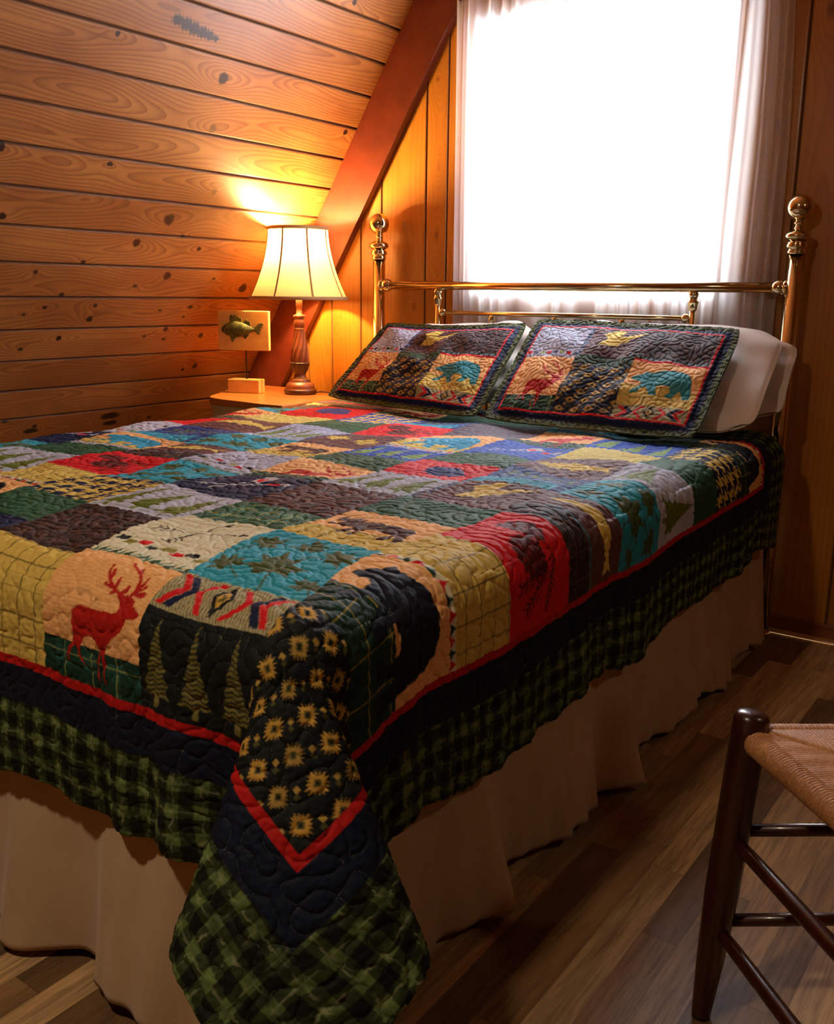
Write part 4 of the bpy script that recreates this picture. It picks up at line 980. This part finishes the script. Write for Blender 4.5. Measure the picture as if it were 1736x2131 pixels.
def fin(name, pts, d=.003):
    bm = bmesh.new(); f_ = [bm.verts.new(q) for q in toW([(x, z, d) for x, z in pts])]; b_ = [bm.verts.new(q) for q in toW([(x, z, -.001) for x, z in pts])]; n = len(pts)
    for i in range(n): bm.faces.new((f_[i], f_[(i + 1) % n], b_[(i + 1) % n], b_[i]))
    bm.faces.new(f_); bm.faces.new(b_[::-1]); bmesh.ops.triangulate(bm, faces=bm.faces[:]); link(name, bm_mesh(name, bm), M_fish, bd)
fin('dorsal_fin', [(-.052, .024), (-.054, .050), (-.049, .045), (-.045, .059), (-.040, .048), (-.035, .058), (-.030, .048), (-.024, .057), (-.020, .047), (-.013, .053), (-.010, .043), (-.002, .047), (.000, .025), (-.02, .022)])
fin('rear_fin', [(.006, .018), (.008, .032), (.015, .034), (.019, .043), (.025, .033), (.033, .034), (.037, .018), (.030, .006), (.016, .006)])
fin('tail_fin', [(.048, .008), (.060, .012), (.072, .024), (.088, .026), (.094, .020), (.084, .014), (.088, .008), (.078, .004), (.082, -.004), (.074, -.008), (.078, -.018), (.068, -.018), (.058, -.008), (.048, -.006)])
fin('belly_fin', [(-.052, -.028), (-.050, -.040), (-.044, -.052), (-.040, -.046), (-.036, -.040), (-.028, -.034), (-.024, -.026), (-.04, -.02)])
fin('anal_fin', [(.002, -.020), (.006, -.032), (.014, -.038), (.020, -.030), (.026, -.024), (.030, -.012), (.03, .0), (.01, -.008)])

# ------------------------------------------------------------------ chair
ch = empty('rush_seat_chair', (-.2, -1.85, 0), 'dark wooden chair with woven rush seat at the foot end', 'chair')
B_ = np.array([.722, -.692, 0]); A_ = np.array([.80, .60, 0]); perp = np.array([.692, .722, 0]); A2 = perp * .987 - B_ * .16
P0b = np.array([-.370, -1.868, 0]); P0t = np.array([-.352, -1.803, .487])
lean = (P0t - P0b) / .487
def onleg(i, z):
    if i == 0: return P0b + lean * z
    base = {1: P0b + B_ * .47, 2: P0b + B_ * .47 + A2 * .37, 3: P0b + A_ * .37}[i]
    return base + np.array([lean[0] * (1 if i in (0, 3) else 1), lean[1], 1]) * z
for i in (0, 1):
    b, t = onleg(i, 0), onleg(i, .487)
    tube('leg', b, t, [(0, .0135), (.02, .0145), (.2, .0205), (.42, .0250), (.9, .0265), (.975, .0260), (.992, .0225), (1, .014)], M_chair, ch, 28)
for i in (3, 2):
    b = onleg(i, 0); t = onleg(i, 1.05) + perp * .07
    tube('back_post', b, t, [(0, .0135), (.1, .02), (.45, .021), (1, .016)], M_chair, ch, 24)
for z, w in ((.60, .05), (.76, .055), (.93, .065)):
    a = onleg(3, z) + perp * .07 * z / 1.05; b = onleg(2, z) + perp * .07 * z / 1.05; n = 16; V = []
    for k in range(n + 1):
        s = k / n; p = a + (b - a) * s + perp * .02 * math.sin(PI * s); arch = .015 * math.sin(PI * s)
        for dx, dz in ((-.005, 0), (.005, 0), (.005, w + arch), (-.005, w + arch)): V.append(p + perp * dx + np.array([0, 0, dz]))
    link('back_slat', rawmesh('back_slat', np.array(V), gridfaces(n + 1, 4, wrap_m=True), False), M_chair, ch)
R_PROF = [(0, .0085), (.12, .0105), (.5, .0118), (.88, .0105), (1, .0085)]
for (i, j, zs_) in ((0, 3, (.302, .158)), (0, 1, (.292, .148)), (1, 2, (.302, .158)), (3, 2, (.24,))):
    for z in zs_: tube('rung', onleg(i, z), onleg(j, z), R_PROF if (i, j) != (0, 3) else [(0, .0095), (1, .0095)], M_chair, ch, 18)
def rush_seat():
    zs0 = .447; c = [onleg(k, zs0) for k in range(4)]; inner = sum(c) / 4
    c = [p for p in c]; parts = []; cols = []
    n = 260
    s = np.linspace(.0, 1, n); S, T = np.meshgrid(s, s, indexing='ij')
    base = c[0] * ((1 - S) * (1 - T))[..., None] + c[1] * (S * (1 - T))[..., None] + c[3] * ((1 - S) * T)[..., None] + c[2] * (S * T)[..., None]
    dst = np.stack([T * .37, (1 - T) * .37, S * .46, (1 - S) * .46]); k = dst.argmin(0)
    phs = np.where(k < 2, S * .46, T * .37); dm = dst.min(0)
    ridge = np.abs(np.sin(phs / .0056 * PI))
    crease = np.exp(-((np.sort(dst, 0)[1] - np.sort(dst, 0)[0]) / .006) ** 2)
    z = .0155 + .004 * np.sin(PI * S) * np.sin(PI * T) * 0 - .010 * smooth01(dm, .015, .18) + .0022 * ridge ** .6 - .004 * crease
    base[..., 2] += z; rim = smooth01(dm, 0, .012); base[..., 2] -= .006 * (1 - rim)
    V = [base.reshape(-1, 3)]; F = [gridfaces(n, n)]; b = n * n
    Vb = base.copy(); Vb[..., 2] = zs0 - .012; Vb = Vb[::13, ::13]; V.append(Vb.reshape(-1, 3)); F.append(gridfaces(Vb.shape[0], Vb.shape[1], b, flip=True)); b += Vb.shape[0] * Vb.shape[1]
    for i, j in ((0, 1), (1, 2), (2, 3), (3, 0)):
        p0, p1 = c[i], c[j]; L = np.linalg.norm(p1 - p0); m_ = 420; t = np.linspace(.045, .955, m_)
        prof = [(.0175 * (1 + .0) * min(1, 1) + .0022 * abs(math.sin(x * L / .0056 * PI)) ** .6, x * L) for x in t]
        v, f = lathe_vf([(.001, t[0] * L)] + prof + [(.001, t[-1] * L)], 20); V.append(v @ frame_of(p1 - p0).T + p0); F.append(f + b); b += len(v)
    V = np.concatenate(V); return rawmesh('rush_seat', V, np.concatenate(F))
m = NT('twisted_rush_cord'); v = m.coord(); n = m.noise(v, 220, 3, .6); n2 = m.noise(v, 12, 2)
m.pbr(m.mix(m.maprange(m.math('ADD', m.math('MULTIPLY', n, .6), m.math('MULTIPLY', n2, .4)), .35, .65), L4((206, 150, 98)), L4((150, 98, 56))), .6, 0, m.bump(n, .4, .001)); 
link('rush_seat', rush_seat(), m.m, ch)

# ------------------------------------------------------------------ lights
def ceiling_fixture(x, y, name_label, z=2.45, drop=.11, e=60, col=(1, .80, .56)):
    cf = empty('ceiling_light', (x, y, z), name_label, 'ceiling light')
    lathe('canopy', [(.0005, 0), (.075, 0), (.075, -.012), (.03, -.03), (.012, -.04), (.012, -.055)], M_brass, cf, (x, y, z), 32)
    mm = NT('lit_globe'); em = mm.n('Emission'); em.inputs[0].default_value = tuple(col) + (1,); em.inputs[1].default_value = 14; mm.l(em.outputs[0], mm.out.inputs[0])
    lathe('globe', [(.0003, -.15)] + [(.05 * math.cos(a), -.10 + .05 * math.sin(a)) for a in np.linspace(-1.5, 1.25, 18)], mm.m, cf, (x, y, z), 28)
    l = bpy.data.lights.new('ceiling_bulb', 'AREA'); l.shape = 'DISK'; l.size = .12; l.energy = e; l.color = col
    o = bpy.data.objects.new('ceiling_bulb', l); o.location = (x, y, z - .22); C.objects.link(o)
ceiling_fixture(-1.0, -3.25, 'round globe light on the ceiling above the foot of the bed', e=15.5)
ceiling_fixture(.78, -1.6, 'small globe light hanging by the sloped wall opposite the lamp', z=2.10, e=2.2)

w = bpy.data.worlds.new('daylight'); bpy.context.scene.world = w; w.use_nodes = True; nt = w.node_tree; nt.nodes.clear()
bg = nt.nodes.new('ShaderNodeBackground'); bg.inputs[0].default_value = (.86, .93, 1.0, 1); bg.inputs[1].default_value = 48
wo = nt.nodes.new('ShaderNodeOutputWorld'); nt.links.new(bg.outputs[0], wo.inputs[0])
pl = bpy.data.lights.new('window_portal', 'AREA'); pl.shape = 'RECTANGLE'; pl.size = WX1 - WX0; pl.size_y = WZ1 - WZ0; pl.cycles.is_portal = True
po = bpy.data.objects.new('window_portal', pl); po.location = ((WX0 + WX1) / 2, .13, (WZ0 + WZ1) / 2); po.rotation_euler = (-PI / 2, 0, 0); C.objects.link(po)

sc = bpy.context.scene
sc.view_settings.view_transform = 'Standard'; sc.view_settings.look = 'None'; sc.view_settings.gamma = 1; sc.view_settings.use_curve_mapping = False
sc.view_settings.exposure = 0.15
sc.cycles.use_denoising = True; sc.cycles.use_adaptive_sampling = True; sc.cycles.adaptive_threshold = .03; sc.cycles.max_bounces = 6; sc.cycles.diffuse_bounces = 3; sc.cycles.glossy_bounces = 3; sc.cycles.transparent_max_bounces = 8; sc.cycles.transmission_bounces = 4
sc.cycles.sample_clamp_indirect = 6; sc.cycles.caustics_reflective = False; sc.cycles.caustics_refractive = False
